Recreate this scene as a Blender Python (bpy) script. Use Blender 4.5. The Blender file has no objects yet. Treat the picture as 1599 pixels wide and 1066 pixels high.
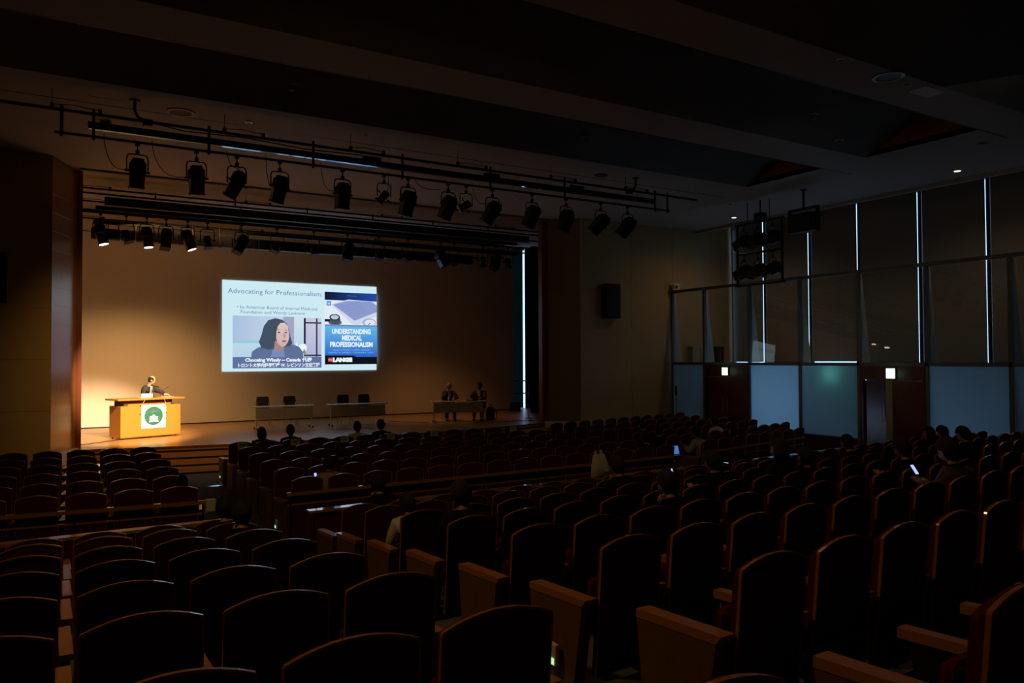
import bpy, math, random
from mathutils import Vector, Matrix
random.seed(7)
C = bpy.context.scene.collection
R_ = math.radians
# ------------------------------------------------------------------ camera
CAMZ = 2.81
F_PX = 1202.6
yaw, pitch, roll = R_(31.45), R_(1.307), R_(-0.261)
fw = Vector((math.sin(yaw)*math.cos(pitch), math.cos(yaw)*math.cos(pitch), math.sin(pitch)))
rt0 = Vector((math.cos(yaw), -math.sin(yaw), 0)); up0 = rt0.cross(fw)
rt = rt0*math.cos(roll) + up0*math.sin(roll); up = -rt0*math.sin(roll) + up0*math.cos(roll)
cd = bpy.data.cameras.new('camera'); cam = bpy.data.objects.new('camera', cd); C.objects.link(cam)
cd.sensor_width = 36; cd.lens = F_PX/1599*36; cd.clip_end = 200
M = Matrix((rt, up, -fw)).transposed().to_4x4(); M.translation = Vector((0, 0, CAMZ)); cam.matrix_world = M
bpy.context.scene.camera = cam
def project(p):
    v = Vector(p) - Vector((0, 0, CAMZ)); d = v.dot(fw)
    if d < .05: return None
    return (799.5+F_PX*v.dot(rt)/d, 533-F_PX*v.dot(up)/d, d)
# ------------------------------------------------------------------ world, exposure
sc = bpy.context.scene
sc.view_settings.view_transform = 'Standard'; sc.view_settings.look = 'None'
sc.view_settings.exposure = 0; sc.view_settings.gamma = 1; sc.view_settings.use_curve_mapping = False
w = bpy.data.worlds.new('overcast_sky'); sc.world = w; w.use_nodes = True
bg = w.node_tree.nodes['Background']; bg.inputs[0].default_value = (.42, .62, 1, 1); bg.inputs[1].default_value = 2.4
# ------------------------------------------------------------------ lamps
def lamp(name, kind, loc, energy, color, target=None, **kw):
    d = bpy.data.lights.new(name, kind); d.energy = energy; d.color = color
    for k, v in kw.items(): setattr(d, k, v)
    o = bpy.data.objects.new(name, d); C.objects.link(o); o.location = loc
    if target is not None:
        o.rotation_euler = (Vector(target)-Vector(loc)).to_track_quat('-Z', 'Y').to_euler()
    return o
WARM = (1, .60, .26)
# the profile spot on the front bar that follows the lectern, and its wide soft spill
lamp('lectern_spot', 'SPOT', (3.45, 15.95, 6.12), 14000, (1, .72, .42), (1.9, 25.2, .9), spot_size=R_(27), spot_blend=.7, shadow_soft_size=.04)
lamp('lectern_spot_spill', 'SPOT', (3.5, 15.98, 6.05), 480, (1, .58, .24), (2.6, 24.0, .6), spot_size=R_(74), spot_blend=1, shadow_soft_size=.08)
# three lit lanterns over the stage
for i, x in enumerate((1.41, 2.59, 3.68)):
    lamp('lantern_light', 'SPOT', (x, 24.8, 6.1), 420, (1, .52, .18), (x-.1-.25*i, 27.6, .6), spot_size=R_(92), spot_blend=1, shadow_soft_size=.08)
lamp('panel_table_spot', 'SPOT', (11.4, 24.6, 6.2), 230, (1, .42, .11), (12.9, 26.4, 1.0), spot_size=R_(70), spot_blend=1, shadow_soft_size=.08)
lamp('backdrop_wash_fill', 'AREA', (3.2, 25.6, 6.9), 15, (1, .50, .20), (3.6, 28.7, 4.0), shape='RECTANGLE', size=5, size_y=.25)  # added warm wash for lantern light scattered onto the backdrop
# rear of the hall: added dim fill lamps above the seats, no fittings there
lamp('rear_seat_fill', 'AREA', (-.8, 6.0, 7.4), 62, (1, .52, .17), (2.2, 5.0, 0), shape='DISK', size=.6)
lamp('rear_seat_fill', 'AREA', (6.0, 6.5, 7.4), 22, (1, .50, .17), (6.5, 5.5, 0), shape='DISK', size=.6)
lamp('house_fill', 'AREA', (14, 6, 7.5), 13, (.85, .78, .66), (16, 7, 0), shape='RECTANGLE', size=8, size_y=3)
lamp('corner_blind_fill', 'AREA', (23.05, 21.22, 5.2), 1.5, (.35, .6, 1), (22.9, 18.5, 5.2), shape='RECTANGLE', size=.12, size_y=5.2)  # added strip lamp imitating daylight that grazes the corner blind
# ------------------------------------------------------------------ materials
MATS = {}
def nt(name):
    m = bpy.data.materials.new(name); m.use_nodes = True
    return m, m.node_tree.nodes, m.node_tree.links, m.node_tree.nodes['Principled BSDF']
def mat(name, col, rough=.6, metal=0, var=.12, scale=6, bump=.0, spec=.5, stretch=(1, 1, 1), coat=0):
    if name in MATS: return MATS[name]
    m, N, L, b = nt(name)
    tc = N.new('ShaderNodeTexCoord'); mp = N.new('ShaderNodeMapping'); mp.inputs['Scale'].default_value = stretch
    no = N.new('ShaderNodeTexNoise'); no.inputs['Scale'].default_value = scale; no.inputs['Detail'].default_value = 4
    L.new(tc.outputs['Object'], mp.inputs[0]); L.new(mp.outputs[0], no.inputs[0])
    r = N.new('ShaderNodeMapRange'); r.inputs[3].default_value = 1-var; r.inputs[4].default_value = 1+var
    L.new(no.outputs[0], r.inputs[0])
    mx = N.new('ShaderNodeVectorMath'); mx.operation = 'SCALE'; mx.inputs[0].default_value = col[:3]
    L.new(r.outputs[0], mx.inputs['Scale']); L.new(mx.outputs[0], b.inputs['Base Color'])
    b.inputs['Roughness'].default_value = rough; b.inputs['Metallic'].default_value = metal
    b.inputs['Specular IOR Level'].default_value = spec; b.inputs['Coat Weight'].default_value = coat
    if bump:
        bp = N.new('ShaderNodeBump'); bp.inputs['Strength'].default_value = bump; bp.inputs['Distance'].default_value = .01
        L.new(no.outputs[0], bp.inputs['Height']); L.new(bp.outputs[0], b.inputs['Normal'])
    MATS[name] = m; return m
def emit(name, col, s=1):
    if name in MATS: return MATS[name]
    m, N, L, b = nt(name)
    b.inputs['Base Color'].default_value = (0, 0, 0, 1); b.inputs['Specular IOR Level'].default_value = 0
    b.inputs['Emission Color'].default_value = (*col, 1); b.inputs['Emission Strength'].default_value = s
    MATS[name] = m; return m
def slide_mat(name, c0, c1=None, axis='z', s=1.0):
    # colours thrown by the projector on the screen: gives off light; optional two-colour picture gradient
    m, N, L, b = nt(name)
    b.inputs['Base Color'].default_value = (0, 0, 0, 1); b.inputs['Specular IOR Level'].default_value = 0
    b.inputs['Emission Strength'].default_value = s
    if c1 is None: b.inputs['Emission Color'].default_value = (*c0, 1)
    else:
        tc = N.new('ShaderNodeTexCoord'); sp = N.new('ShaderNodeSeparateXYZ'); mx = N.new('ShaderNodeMix'); mx.data_type = 'RGBA'
        L.new(tc.outputs['Generated'], sp.inputs[0]); L.new(sp.outputs['XYZ'.index(axis.upper())], mx.inputs[0])
        mx.inputs[6].default_value = (*c0, 1); mx.inputs[7].default_value = (*c1, 1); L.new(mx.outputs[2], b.inputs['Emission Color'])
    return m
def s2l(r, g, b):
    f = lambda c: (c/255/12.92) if c/255 <= .04045 else ((c/255+.055)/1.055)**2.4
    return (f(r), f(g), f(b))
wood_arm = mat('oak_armrest', (.42, .18, .05), .3, var=.25, scale=5, stretch=(14, 1.5, 14), coat=.6)
wood_rim = mat('polished_rim', (.38, .15, .035), .2, var=.2, scale=6, stretch=(2, 8, 8), coat=.5)
wood_panel = mat('oak_end_panel', (.17, .09, .025), .42, var=.2, scale=4, stretch=(12, 12, 1))
seat_red = mat('dark_red_seat_cloth', (.085, .008, .010), .9, var=.2, scale=60, bump=.2, spec=.1)
seat_back = mat('dark_red_seat_back', (.085, .010, .014), .85, var=.15, scale=40, spec=.12)
dark_metal = mat('black_metal', (.012, .012, .013), .4, metal=.2, spec=.4)
black_paint = mat('matt_black_paint', (.008, .008, .009), .55, spec=.3)
gloss_black = mat('gloss_black_lantern', (.006, .006, .007), .18, spec=.5)
carpet = mat('grey_carpet', (.10, .105, .11), .95, var=.2, scale=80, bump=.3, spec=.1)
stage_wood = mat('honey_stage_boards', (.42, .22, .07), .33, var=.14, scale=3, stretch=(1, 10, 1))
step_wood = mat('stage_step_wood', (.46, .21, .06), .4, var=.2, scale=3, stretch=(1, 10, 10))
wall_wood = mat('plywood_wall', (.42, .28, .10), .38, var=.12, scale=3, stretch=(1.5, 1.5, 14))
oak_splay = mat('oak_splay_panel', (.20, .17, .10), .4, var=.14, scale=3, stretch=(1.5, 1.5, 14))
splay_wood = mat('cedar_splay_panel', (.40, .19, .045), .24, var=.14, scale=3, stretch=(1.5, 1.5, 14))
frame_wood = mat('red_brown_frame', (.20, .045, .015), .4, var=.15, scale=4, stretch=(8, 8, 1))
door_wood = mat('mahogany_door', (.11, .018, .012), .4, var=.2, scale=4, stretch=(10, 10, 1))
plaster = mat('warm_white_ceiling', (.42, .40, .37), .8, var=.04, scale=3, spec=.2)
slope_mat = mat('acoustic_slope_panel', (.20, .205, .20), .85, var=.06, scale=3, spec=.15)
red_side = mat('red_stained_cheek', (.24, .06, .035), .5, var=.15, scale=4, stretch=(1, 8, 8))
cyc_mat = mat('white_cyclorama_cloth', (.74, .69, .60), .92, var=.02, scale=20, spec=.05)
white_paint = mat('white_paint', (.72, .72, .70), .6, var=.03, spec=.3)
alum = mat('grey_green_aluminium', (.14, .17, .165), .45, metal=.3, var=.05)
fin_m = mat('pale_glass_fin', (.34, .42, .40), .4, var=.05)
blind_m = mat('grey_brown_roller_blind', (.26, .24, .21), .9, var=.05, scale=30, spec=.1)
lectern_wood = mat('golden_beech_lectern', (.56, .22, .035), .35, var=.10, scale=3, stretch=(10, 10, 1))
desk_top_m = mat('polished_oak_ledge', (.36, .19, .08), .12, var=.2, scale=4, stretch=(1, 10, 10), coat=1)
skin_m = mat('skin', (.60, .36, .25), .5, var=.05); skin_dim = mat('skin_shaded', (.34, .19, .12), .5, var=.05)  # skin_dim is darkened, the hall's dimness put into its colour
hair_m = mat('black_hair', (.006, .0055, .0055), .8, var=.2, scale=60); hair_grey = mat('grey_brown_hair', (.10, .06, .04), .6, var=.3, scale=60)
suit_m = mat('charcoal_suit', (.020, .021, .026), .8, var=.15, scale=30, bump=.2); navy_m = mat('navy_suit', (.015, .017, .028), .8, var=.15, scale=30)
black_cloth = mat('black_cloth', (.010, .010, .012), .9, var=.2, scale=40, spec=.1)
white_cloth = mat('white_shirt', (.55, .55, .53), .8, var=.06, scale=30); brown_cloth = mat('dark_brown_jacket', (.06, .03, .025), .8, var=.15, scale=30)
beige_cloth = mat('beige_shirt', (.35, .27, .19), .85, var=.08, scale=30); tie_m = mat('blue_tie', (.18, .42, .62), .5)
table_top_m = mat('grey_laminate_top', (.50, .47, .42), .4, var=.04); modesty_m = mat('grey_green_modesty_panel', (.34, .33, .27), .7, var=.05)
leg_m = mat('silver_leg', (.45, .43, .40), .35, metal=.6, var=.03); plastic_black = mat('black_plastic', (.014, .014, .016), .45)
curtain_m = mat('black_drape', (.010, .010, .012), .95, var=.3, scale=3, stretch=(8, 8, .3), spec=.05)
paper = mat('white_paper', (.75, .74, .70), .8, var=.02)
chrome = mat('brushed_steel', (.55, .55, .55), .25, metal=1, var=.03)
def glass_mat(name, tint, rough=0.0):
    m, N, L, b = nt(name)
    out = N['Material Output']; tr = N.new('ShaderNodeBsdfTransparent'); gl = N.new('ShaderNodeBsdfGlossy'); mx = N.new('ShaderNodeMixShader'); fr = N.new('ShaderNodeFresnel')
    tr.inputs[0].default_value = (*tint, 1); gl.inputs['Roughness'].default_value = rough; fr.inputs[0].default_value = 1.9
    no = N.new('ShaderNodeTexNoise'); no.inputs['Scale'].default_value = 1.2
    ge = N.new('ShaderNodeNewGeometry'); inv = N.new('ShaderNodeMath'); inv.operation = 'SUBTRACT'; inv.inputs[0].default_value = 1; L.new(ge.outputs['Backfacing'], inv.inputs[1])
    mu = N.new('ShaderNodeMath'); mu.operation = 'MULTIPLY'; L.new(fr.outputs[0], mu.inputs[0]); L.new(inv.outputs[0], mu.inputs[1])
    L.new(mu.outputs[0], mx.inputs[0]); L.new(tr.outputs[0], mx.inputs[1]); L.new(gl.outputs[0], mx.inputs[2]); L.new(mx.outputs[0], out.inputs[0])
    return m
glass = glass_mat('clear_glass', (.93, .96, .95))
def frosted():
    m, N, L, b = nt('frosted_glass')
    out = N['Material Output']; tl = N.new('ShaderNodeBsdfTranslucent'); df = N.new('ShaderNodeBsdfDiffuse'); mx = N.new('ShaderNodeMixShader')
    no = N.new('ShaderNodeTexNoise'); no.inputs['Scale'].default_value = 1.5; mr = N.new('ShaderNodeMapRange'); mr.inputs[3].default_value = .74; mr.inputs[4].default_value = .80
    L.new(no.outputs[0], mr.inputs[0]); L.new(mr.outputs[0], mx.inputs[0])
    tl.inputs[0].default_value = (.74, .93, 1, 1); df.inputs[0].default_value = (.42, .45, .43, 1)
    L.new(tl.outputs[0], mx.inputs[2]); L.new(df.outputs[0], mx.inputs[1]); L.new(mx.outputs[0], out.inputs[0]); return m
frost = frosted()
def sheer_mat():
    m, N, L, b = nt('teal_light_sheet'); out = N['Material Output']
    tl = N.new('ShaderNodeBsdfTranslucent'); df = N.new('ShaderNodeBsdfDiffuse'); mx = N.new('ShaderNodeMixShader'); mx.inputs[0].default_value = .5
    no = N.new('ShaderNodeTexNoise'); no.inputs['Scale'].default_value = 3; cr = N.new('ShaderNodeMix'); cr.data_type = 'RGBA'
    cr.inputs[6].default_value = (.035, .09, .075, 1); cr.inputs[7].default_value = (.05, .12, .10, 1); L.new(no.outputs[0], cr.inputs[0]); L.new(cr.outputs[2], tl.inputs[0])
    df.inputs[0].default_value = (.05, .06, .06, 1); L.new(df.outputs[0], mx.inputs[1]); L.new(tl.outputs[0], mx.inputs[2]); L.new(mx.outputs[0], out.inputs[0]); return m
sheer = sheer_mat()
# ------------------------------------------------------------------ mesh helpers
class MB:
    def __init__(s): s.v = []; s.f = []; s.m = []; s.sm = []; s.cur = 0; s.T = None; s.smooth = False
    def add(s, vs, fs):
        o = len(s.v)
        if s.T is not None: vs = [s.T @ Vector(p) for p in vs]
        s.v += [tuple(p) for p in vs]; s.f += [tuple(i+o for i in f) for f in fs]; s.m += [s.cur]*len(fs); s.sm += [s.smooth]*len(fs); return s
    def box(s, x0, x1, y0, y1, z0, z1):
        vs = [(x, y, z) for z in (z0, z1) for y in (y0, y1) for x in (x0, x1)]
        return s.add(vs, [(0, 2, 3, 1), (4, 5, 7, 6), (0, 1, 5, 4), (2, 6, 7, 3), (0, 4, 6, 2), (1, 3, 7, 5)])
    def bbox(s, x0, x1, y0, y1, z0, z1, b=.01):
        # box with chamfered edges
        vs = []; idx = {}
        for ix, x in enumerate((x0, x1)):
            for iy, y in enumerate((y0, y1)):
                for iz, z in enumerate((z0, z1)):
                    sx, sy, sz = (1, -1)[ix], (1, -1)[iy], (1, -1)[iz]
                    for a in range(3):
                        p = [x+sx*b, y+sy*b, z+sz*b]; p[a] = (x, y, z)[a]; idx[(ix, iy, iz, a)] = len(vs); vs.append(p)
        fs = []
        for a in range(3):
            u, v = [i for i in range(3) if i != a]
            for k in (0, 1):
                q = []
                for (p, r) in ((0, 0), (1, 0), (1, 1), (0, 1)):
                    t = [0, 0, 0]; t[a] = k; t[u] = p; t[v] = r; q.append(idx[(*t, a)])
                if (k == 1) == (a == 1): q.reverse()
                fs.append(q)
        for a in range(3):
            u, v = [i for i in range(3) if i != a]
            for p in (0, 1):
                for r in (0, 1):
                    t0 = [0, 0, 0]; t0[u] = p; t0[v] = r; t1 = list(t0); t1[a] = 1
                    fs.append([idx[(*t0, u)], idx[(*t1, u)], idx[(*t1, v)], idx[(*t0, v)]])
        for ix in (0, 1):
            for iy in (0, 1):
                for iz in (0, 1): fs.append([idx[(ix, iy, iz, a)] for a in range(3)])
        return s.add(vs, fs)
    def tube(s, pts, r, n=8, cap=True):
        pts = [Vector(p) for p in pts]; rs = r if isinstance(r, (list, tuple)) else [r]*len(pts); vs = []; prev = None
        for i, p in enumerate(pts):
            t = ((pts[min(i+1, len(pts)-1)]-pts[max(i-1, 0)])).normalized()
            a = t.orthogonal().normalized() if prev is None else (prev-t*prev.dot(t)).normalized(); prev = a; b = t.cross(a)
            for k in range(n):
                an = 2*math.pi*k/n; vs.append(p+(a*math.cos(an)+b*math.sin(an))*rs[i])
        fs = [(i*n+k, i*n+(k+1) % n, (i+1)*n+(k+1) % n, (i+1)*n+k) for i in range(len(pts)-1) for k in range(n)]
        if cap: fs += [tuple(range(n-1, -1, -1)), tuple(range((len(pts)-1)*n, len(pts)*n))]
        return s.add(vs, fs)
    def prism(s, pts, d0, d1, axis='y'):
        # pts: 2D outline (u,v) extruded along axis
        def P(u, v, d): return {'y': (u, d, v), 'x': (d, u, v), 'z': (u, v, d)}[axis]
        n = len(pts); vs = [P(u, v, d0) for u, v in pts]+[P(u, v, d1) for u, v in pts]
        return s.add(vs, [tuple(range(n))[::-1], tuple(range(n, 2*n))]+[(i, (i+1) % n, n+(i+1) % n, n+i) for i in range(n)])
    def lathe(s, prof, cx, cy, n=16):
        vs = [(cx+r*math.cos(2*math.pi*k/n), cy+r*math.sin(2*math.pi*k/n), z) for r, z in prof for k in range(n)]
        fs = [(i*n+k, i*n+(k+1) % n, (i+1)*n+(k+1) % n, (i+1)*n+k) for i in range(len(prof)-1) for k in range(n)]
        fs += [tuple(range(n-1, -1, -1)), tuple(range((len(prof)-1)*n, len(prof)*n))]
        return s.add(vs, fs)
    def ball(s, c, r, n=12, m=8, sc_=(1, 1, 1)):
        vs = []; fs = []
        for j in range(m+1):
            th = math.pi*j/m
            for k in range(n):
                an = 2*math.pi*k/n; vs.append((c[0]+r*sc_[0]*math.sin(th)*math.cos(an), c[1]+r*sc_[1]*math.sin(th)*math.sin(an), c[2]+r*sc_[2]*math.cos(th)))
        for j in range(m):
            for k in range(n): fs.append((j*n+k, (j+1)*n+k, (j+1)*n+(k+1) % n, j*n+(k+1) % n))
        return s.add(vs, fs)
    def mesh(s, name, mats):
        me = bpy.data.meshes.new(name); me.from_pydata(s.v, [], s.f)
        for m in (mats if isinstance(mats, (list, tuple)) else [mats]): me.materials.append(m)
        me.polygons.foreach_set('material_index', s.m); me.polygons.foreach_set('use_smooth', s.sm); me.update(); return me
    def build(s, name, mats, parent=None, loc=None, rz=None):
        return link(name, s.mesh(name, mats), parent, loc, rz)
def link(name, me, parent=None, loc=None, rz=None):
    o = bpy.data.objects.new(name, me); C.objects.link(o)
    if loc is not None: o.location = loc
    if rz is not None: o.rotation_euler[2] = rz
    if parent is not None: o.parent = parent
    return o
def tag(o, label, cat, group=None):
    o['label'] = label; o['category'] = cat
    if group: o['group'] = group
    return o
def thing(name, label, cat, loc=(0, 0, 0), rz=0, group=None):
    o = bpy.data.objects.new(name, None); o.empty_display_size = .1; C.objects.link(o); o.location = loc; o.rotation_euler[2] = rz
    return tag(o, label, cat, group)
def struct(o): o['kind'] = 'structure'; return o
def dup(root, loc, rz, label, group=None):
    r = root.copy(); C.objects.link(r); r.location = loc; r.rotation_euler[2] = rz; r['label'] = label
    if group: r['group'] = group
    for ch in root.children:
        c = ch.copy(); C.objects.link(c); c.parent = r
        for g in ch.children:
            d = g.copy(); C.objects.link(d); d.parent = c
    return r
def text_mesh(txt, size, material, name, parent, loc, rx=math.pi/2, align='LEFT', width=None, bold=0):
    cu = bpy.data.curves.new('t', 'FONT'); cu.body = txt; cu.size = size; cu.align_x = align; cu.resolution_u = 2; cu.offset = bold
    o = bpy.data.objects.new('t', cu); C.objects.link(o); bpy.context.view_layer.update()
    me = bpy.data.meshes.new_from_object(o.evaluated_get(bpy.context.evaluated_depsgraph_get())); bpy.data.objects.remove(o)
    if width and len(me.vertices):
        xs = [v.co.x for v in me.vertices]; k = width/(max(xs)-min(xs)); c = 0 if align == 'LEFT' else (max(xs)+min(xs))/2
        for v in me.vertices: v.co.x = (v.co.x-c)*k
    me.name = name; me.materials.clear(); me.materials.append(material)
    t = link(name, me, parent, loc); t.rotation_euler[0] = rx; return t
# ================================================================== SEAT LAYOUT (shared numbers)
ARM_FRONT = [12.57+1.185*i for i in range(6)]          # front section, row nearest the crossing first
ARM_REAR = [2.08, 3.26, 4.41, 5.54, 6.70, 7.84, 8.97, 9.93]
def zrear(k): return max(0, .140*(7-k))
def g_rear(X): return .045*(min(X, 12)-3)*(X > 3)+(.1*(X-12) if X > 12 else 0)
def g_front(X, i=0):
    s = .025-.006*i
    if X < 2.2: return .06-.12*(X-2.1)
    if X <= 12: return s*(X-3.25)
    return s*8.75+.15+.2*(X-12)
def slots():
    out = []
    for sec, ys in (('front', ARM_FRONT), ('rear', ARM_REAR)):
        for k, y in enumerate(ys):
            g = (lambda X: g_front(X, k)) if sec == 'front' else g_rear
            z = 0 if sec == 'front' else zrear(k)
            cl, cr = 2.67+.046*y, 12.03-.046*y
            le = (1.74+.028*y)
            rl = 12.95-.046*y
            re = min(18.3, 17.0+1.2*k) if sec == 'front' else 18.5
            for blk, a, b in (('left', le-.587*8, le), ('centre', cl, cr), ('right', rl, re)):
                n = round((b-a)/.587); p = (b-a)/n
                if blk == 'right': p = .587; 
                for i in range(n):
                    X = a+p*(i+.5); Y = y+g(X); ang = math.atan((g(X+.3)-g(X-.3))/.6)
                    out.append(dict(sec=sec, blk=blk, row=k, i=i, n=n, X=X, Y=Y, z=z, a=ang, p=p))
    return out
# ================================================================== END LAYOUT
# ------------------------------------------------------------------ structure: floors
XN = [-7, -3, 2.15, 3.1, 7, 11.7, 12.4, 15, 18, 20.2, 24]
def riser_y(k, X):   # boundary in front of rear row k (platform k spans riser k-1 .. riser k)
    return (ARM_REAR[k+1] if k < 7 else 10.75)-.66+g_rear(X) if k < 7 else 10.3+g_rear(X)
fl = MB()
ys = [[-5.0]*len(XN)]+[[riser_y(k, X) for X in XN] for k in range(8)]
for k in range(8):
    z = zrear(k); a, b = ys[k], ys[k+1]; zn = zrear(k+1) if k < 7 else 0
    for i in range(len(XN)-1):
        fl.add([(XN[i], a[i], z), (XN[i+1], a[i+1], z), (XN[i+1], b[i+1], z), (XN[i], b[i], z)], [(0, 1, 2, 3)])
        if z > zn: fl.add([(XN[i], b[i], z), (XN[i+1], b[i+1], z), (XN[i+1], b[i+1], zn), (XN[i], b[i], zn)], [(0, 1, 2, 3)])
for i in range(len(XN)-1):
    b = ys[8]; fl.add([(XN[i], b[i], 0), (XN[i+1], b[i+1], 0), (XN[i+1], 23.4, 0), (XN[i], 23.4, 0)], [(0, 1, 2, 3)])
struct(fl.build('floor', carpet))
# stage: floor with bowed front, three steps
def bow(X, off=0): return 21.12+.021*(X-7.45)**2 - off
XS = [-.1+i*.53 for i in range(30)]
st = MB()
top = [(x, bow(x)) for x in XS]+[(20, 22.35), (20, 29.2), (-4, 29.2), (-4, 22.35)]
st.prism(top, .0, .6, 'z')
stage = struct(st.build('floor', stage_wood)); 
for j in range(3):
    sp = MB(); off = .34*(j+1); h = .6-.15*(j+1)
    sp.prism([(x, bow(x, off)) for x in XS]+[(x, bow(x)+.05) for x in reversed(XS)], 0.001*j, h, 'z')
    struct(sp.build('trim_%d' % (j+1), step_wood))
for j in range(4):  # black strips put in as the shade of recesses between the steps
    sp = MB(); off = .34*j; h = .6-.15*j
    sp.prism([(x, bow(x, off+.006)) for x in XS]+[(x, bow(x, off-.001)) for x in reversed(XS)], max(0, h-.15), h-.15+.05, 'z')
    struct(sp.build('trim_40', black_paint))
nose = MB(); nose.prism([(x, bow(x, .02)) for x in XS]+[(x, bow(x, -.03)) for x in reversed(XS)], .555, .603, 'z'); struct(nose.build('trim_4', frame_wood))
# ------------------------------------------------------------------ walls
H0 = 7.65
def wall_seg(mb, p, q, z0, z1, t=.2):
    p = Vector(p); q = Vector(q); d = (q-p).normalized(); n = Vector((-d.y, d.x))*t
    mb.prism([tuple(p), tuple(q), tuple(q+n), tuple(p+n)], z0, z1, 'z')
def panels_on(parent, p, q, cols, rows, m, lift=.012, gap=.006):
    # separate veneer panels on the audience side of a wall run p->q
    p = Vector(p); q = Vector(q); L_ = (q-p).length; d = (q-p)/L_; n = Vector((d.y, -d.x))
    a = math.atan2(d.y, d.x)
    for (u0, u1) in cols:
        for (z0, z1) in rows:
            b = MB(); b.box(gap, (u1-u0)*L_-gap, -lift, .002, z0+gap, z1-gap)
            o = b.build('panel', m, parent, (p.x+d.x*L_*u0, p.y+d.y*L_*u0, 0), a)
back = MB(); wall_seg(back, (-7, -5), (24, -5), 0, 9, -.2); struct(back.build('wall_back', wall_wood))
lw = MB(); lw.box(-7.2, -7, -5.2, 21.5, 0, 9); struct(lw.build('wall_left', wall_wood))
# left front wall and splay
wl = MB(); wall_seg(wl, (-7, 21.1), (.19, 21.04), 0, 8, .2); o = struct(wl.build('wall_front', wall_wood))
panels_on(o, (-7, 21.1), (.19, 21.04), [(i/4, (i+1)/4) for i in range(4)], [(.45+1.2*i, .45+1.2*(i+1)) for i in range(6)], wall_wood)
ws = MB(); wall_seg(ws, (.19, 21.04), (.74, 22.38), 0, 8, .2); o = struct(ws.build('wall_front', splay_wood))
panels_on(o, (.19, 21.04), (.74, 22.38), [(0, 1)], [(.6+.44*i, .6+.44*(i+1)) for i in range(16)], splay_wood)
b = MB(); b.prism([(.16, 21.0), (.80, 22.5), (.86, 22.44), (.22, 20.96)], 0, .62, 'z'); struct(b.build('baseboard_left', white_paint))
b = MB(); b.prism([(.74, 22.36), (.88, 22.36), (.88, 22.56), (.70, 22.56)], .0, 7.65, 'z'); struct(b.build('trim_5', frame_wood))
# right splay and front wall
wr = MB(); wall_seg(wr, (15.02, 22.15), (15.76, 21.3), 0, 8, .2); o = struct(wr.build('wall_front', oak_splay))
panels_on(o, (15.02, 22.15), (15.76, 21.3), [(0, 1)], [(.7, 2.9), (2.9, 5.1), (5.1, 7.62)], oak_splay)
b = MB(); b.prism([(14.80, 22.2), (15.04, 22.13), (15.04, 22.4), (14.80, 22.42)], 0, 7.65, 'z'); struct(b.build('trim_6', frame_wood))
b = MB(); b.prism([(14.86, 22.15), (15.76, 21.12), (23.2, 21.1), (23.2, 21.3), (15.8, 21.35), (15.04, 22.3)], 0, .66, 'z'); struct(b.build('baseboard_front', white_paint))
wf = MB(); wall_seg(wf, (15.76, 21.3), (23.4, 21.3), 0, 8.6, .2); o = struct(wf.build('wall_front', wall_wood))
fx = [15.76, 18.04, 20.04, 22.0, 23.2]; cols = [((fx[i]-15.76)/7.64, (fx[i+1]-15.76)/7.64) for i in range(4)]
panels_on(o, (15.76, 21.3), (23.4, 21.3), cols, [(.67, 2.9), (2.9, 5.2), (5.2, 7.6)], wall_wood)
# proscenium returns + stage box
sb = MB()
sb.box(-4.2, -4, 22.35, 29.2, 0, 8.2); sb.box(-4, .74, 22.5, 22.7, 0, 8.2)      # left side
sb.box(19.6, 19.8, 22.35, 29.2, 0, 8.2); sb.box(15.04, 19.6, 22.4, 22.6, 0, 8.2) # right side
sb.box(-4.2, 17.2, 29.2, 29.4, 0, 8.2); sb.box(18.55, 19.8, 29.2, 29.22, 0, 8.2); sb.box(17.2, 18.53, 29.2, 29.4, 7.7, 8.2); sb.box(17.2, 18.53, 29.2, 29.4, 0, .62)
struct(sb.build('wall_stage', black_paint))
# stage ceiling in strips
sx = MB()
for y0, y1, z in ((22.2, 23.4, 7.66), (23.4, 24.9, 7.72), (24.9, 27.0, 7.78), (27.0, 29.3, 7.84)): sx.box(-4, 19.7, y0, y1, z, z+.2)
struct(sx.build('ceiling', plaster))
sl = MB(); sl.box(.8, 15, 22.0, 22.16, 7.60, 7.75); struct(sl.build('trim_7', alum))
# ------------------------------------------------------------------ hall ceiling: flat soffits and sloped recesses
def ceil_box(x0, x1, y0, y1): 
    b = MB(); b.box(x0, x1, y0, y1, H0, H0+.12); return b
cmb = MB(); cmb.box(-7, 21.3, 15.05, 22.2, H0, H0+.12)
bays = [(12.58, 15.05), (8.72, 11.36), (5.0, 7.65), (1.2, 3.9), (-2.6, .1)]
prev = 12.58
for i, (yc, ya) in enumerate(bays):
    cmb.box(17.0, 21.3, yc, ya, H0, H0+.12)
    nxt = bays[i+1][1] if i+1 < len(bays) else -5
    cmb.box(-7, 21.3, nxt, yc, H0, H0+.12)
struct(cmb.build('ceiling', plaster))
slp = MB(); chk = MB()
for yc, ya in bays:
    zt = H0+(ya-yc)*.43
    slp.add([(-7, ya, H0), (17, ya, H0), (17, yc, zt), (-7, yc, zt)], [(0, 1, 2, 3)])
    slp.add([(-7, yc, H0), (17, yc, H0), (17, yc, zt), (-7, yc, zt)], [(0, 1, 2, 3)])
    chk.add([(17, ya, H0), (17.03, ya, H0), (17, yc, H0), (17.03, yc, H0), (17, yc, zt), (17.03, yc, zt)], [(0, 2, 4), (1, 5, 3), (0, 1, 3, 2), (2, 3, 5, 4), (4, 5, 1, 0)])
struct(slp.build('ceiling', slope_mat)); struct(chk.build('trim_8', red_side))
gr = MB()
for yc in (12.58, 8.72, 5.0): gr.box(-7, 18.2 if yc > 12 else 18.2, yc-.03, yc+.005, H0-.004, H0+.002)
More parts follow.
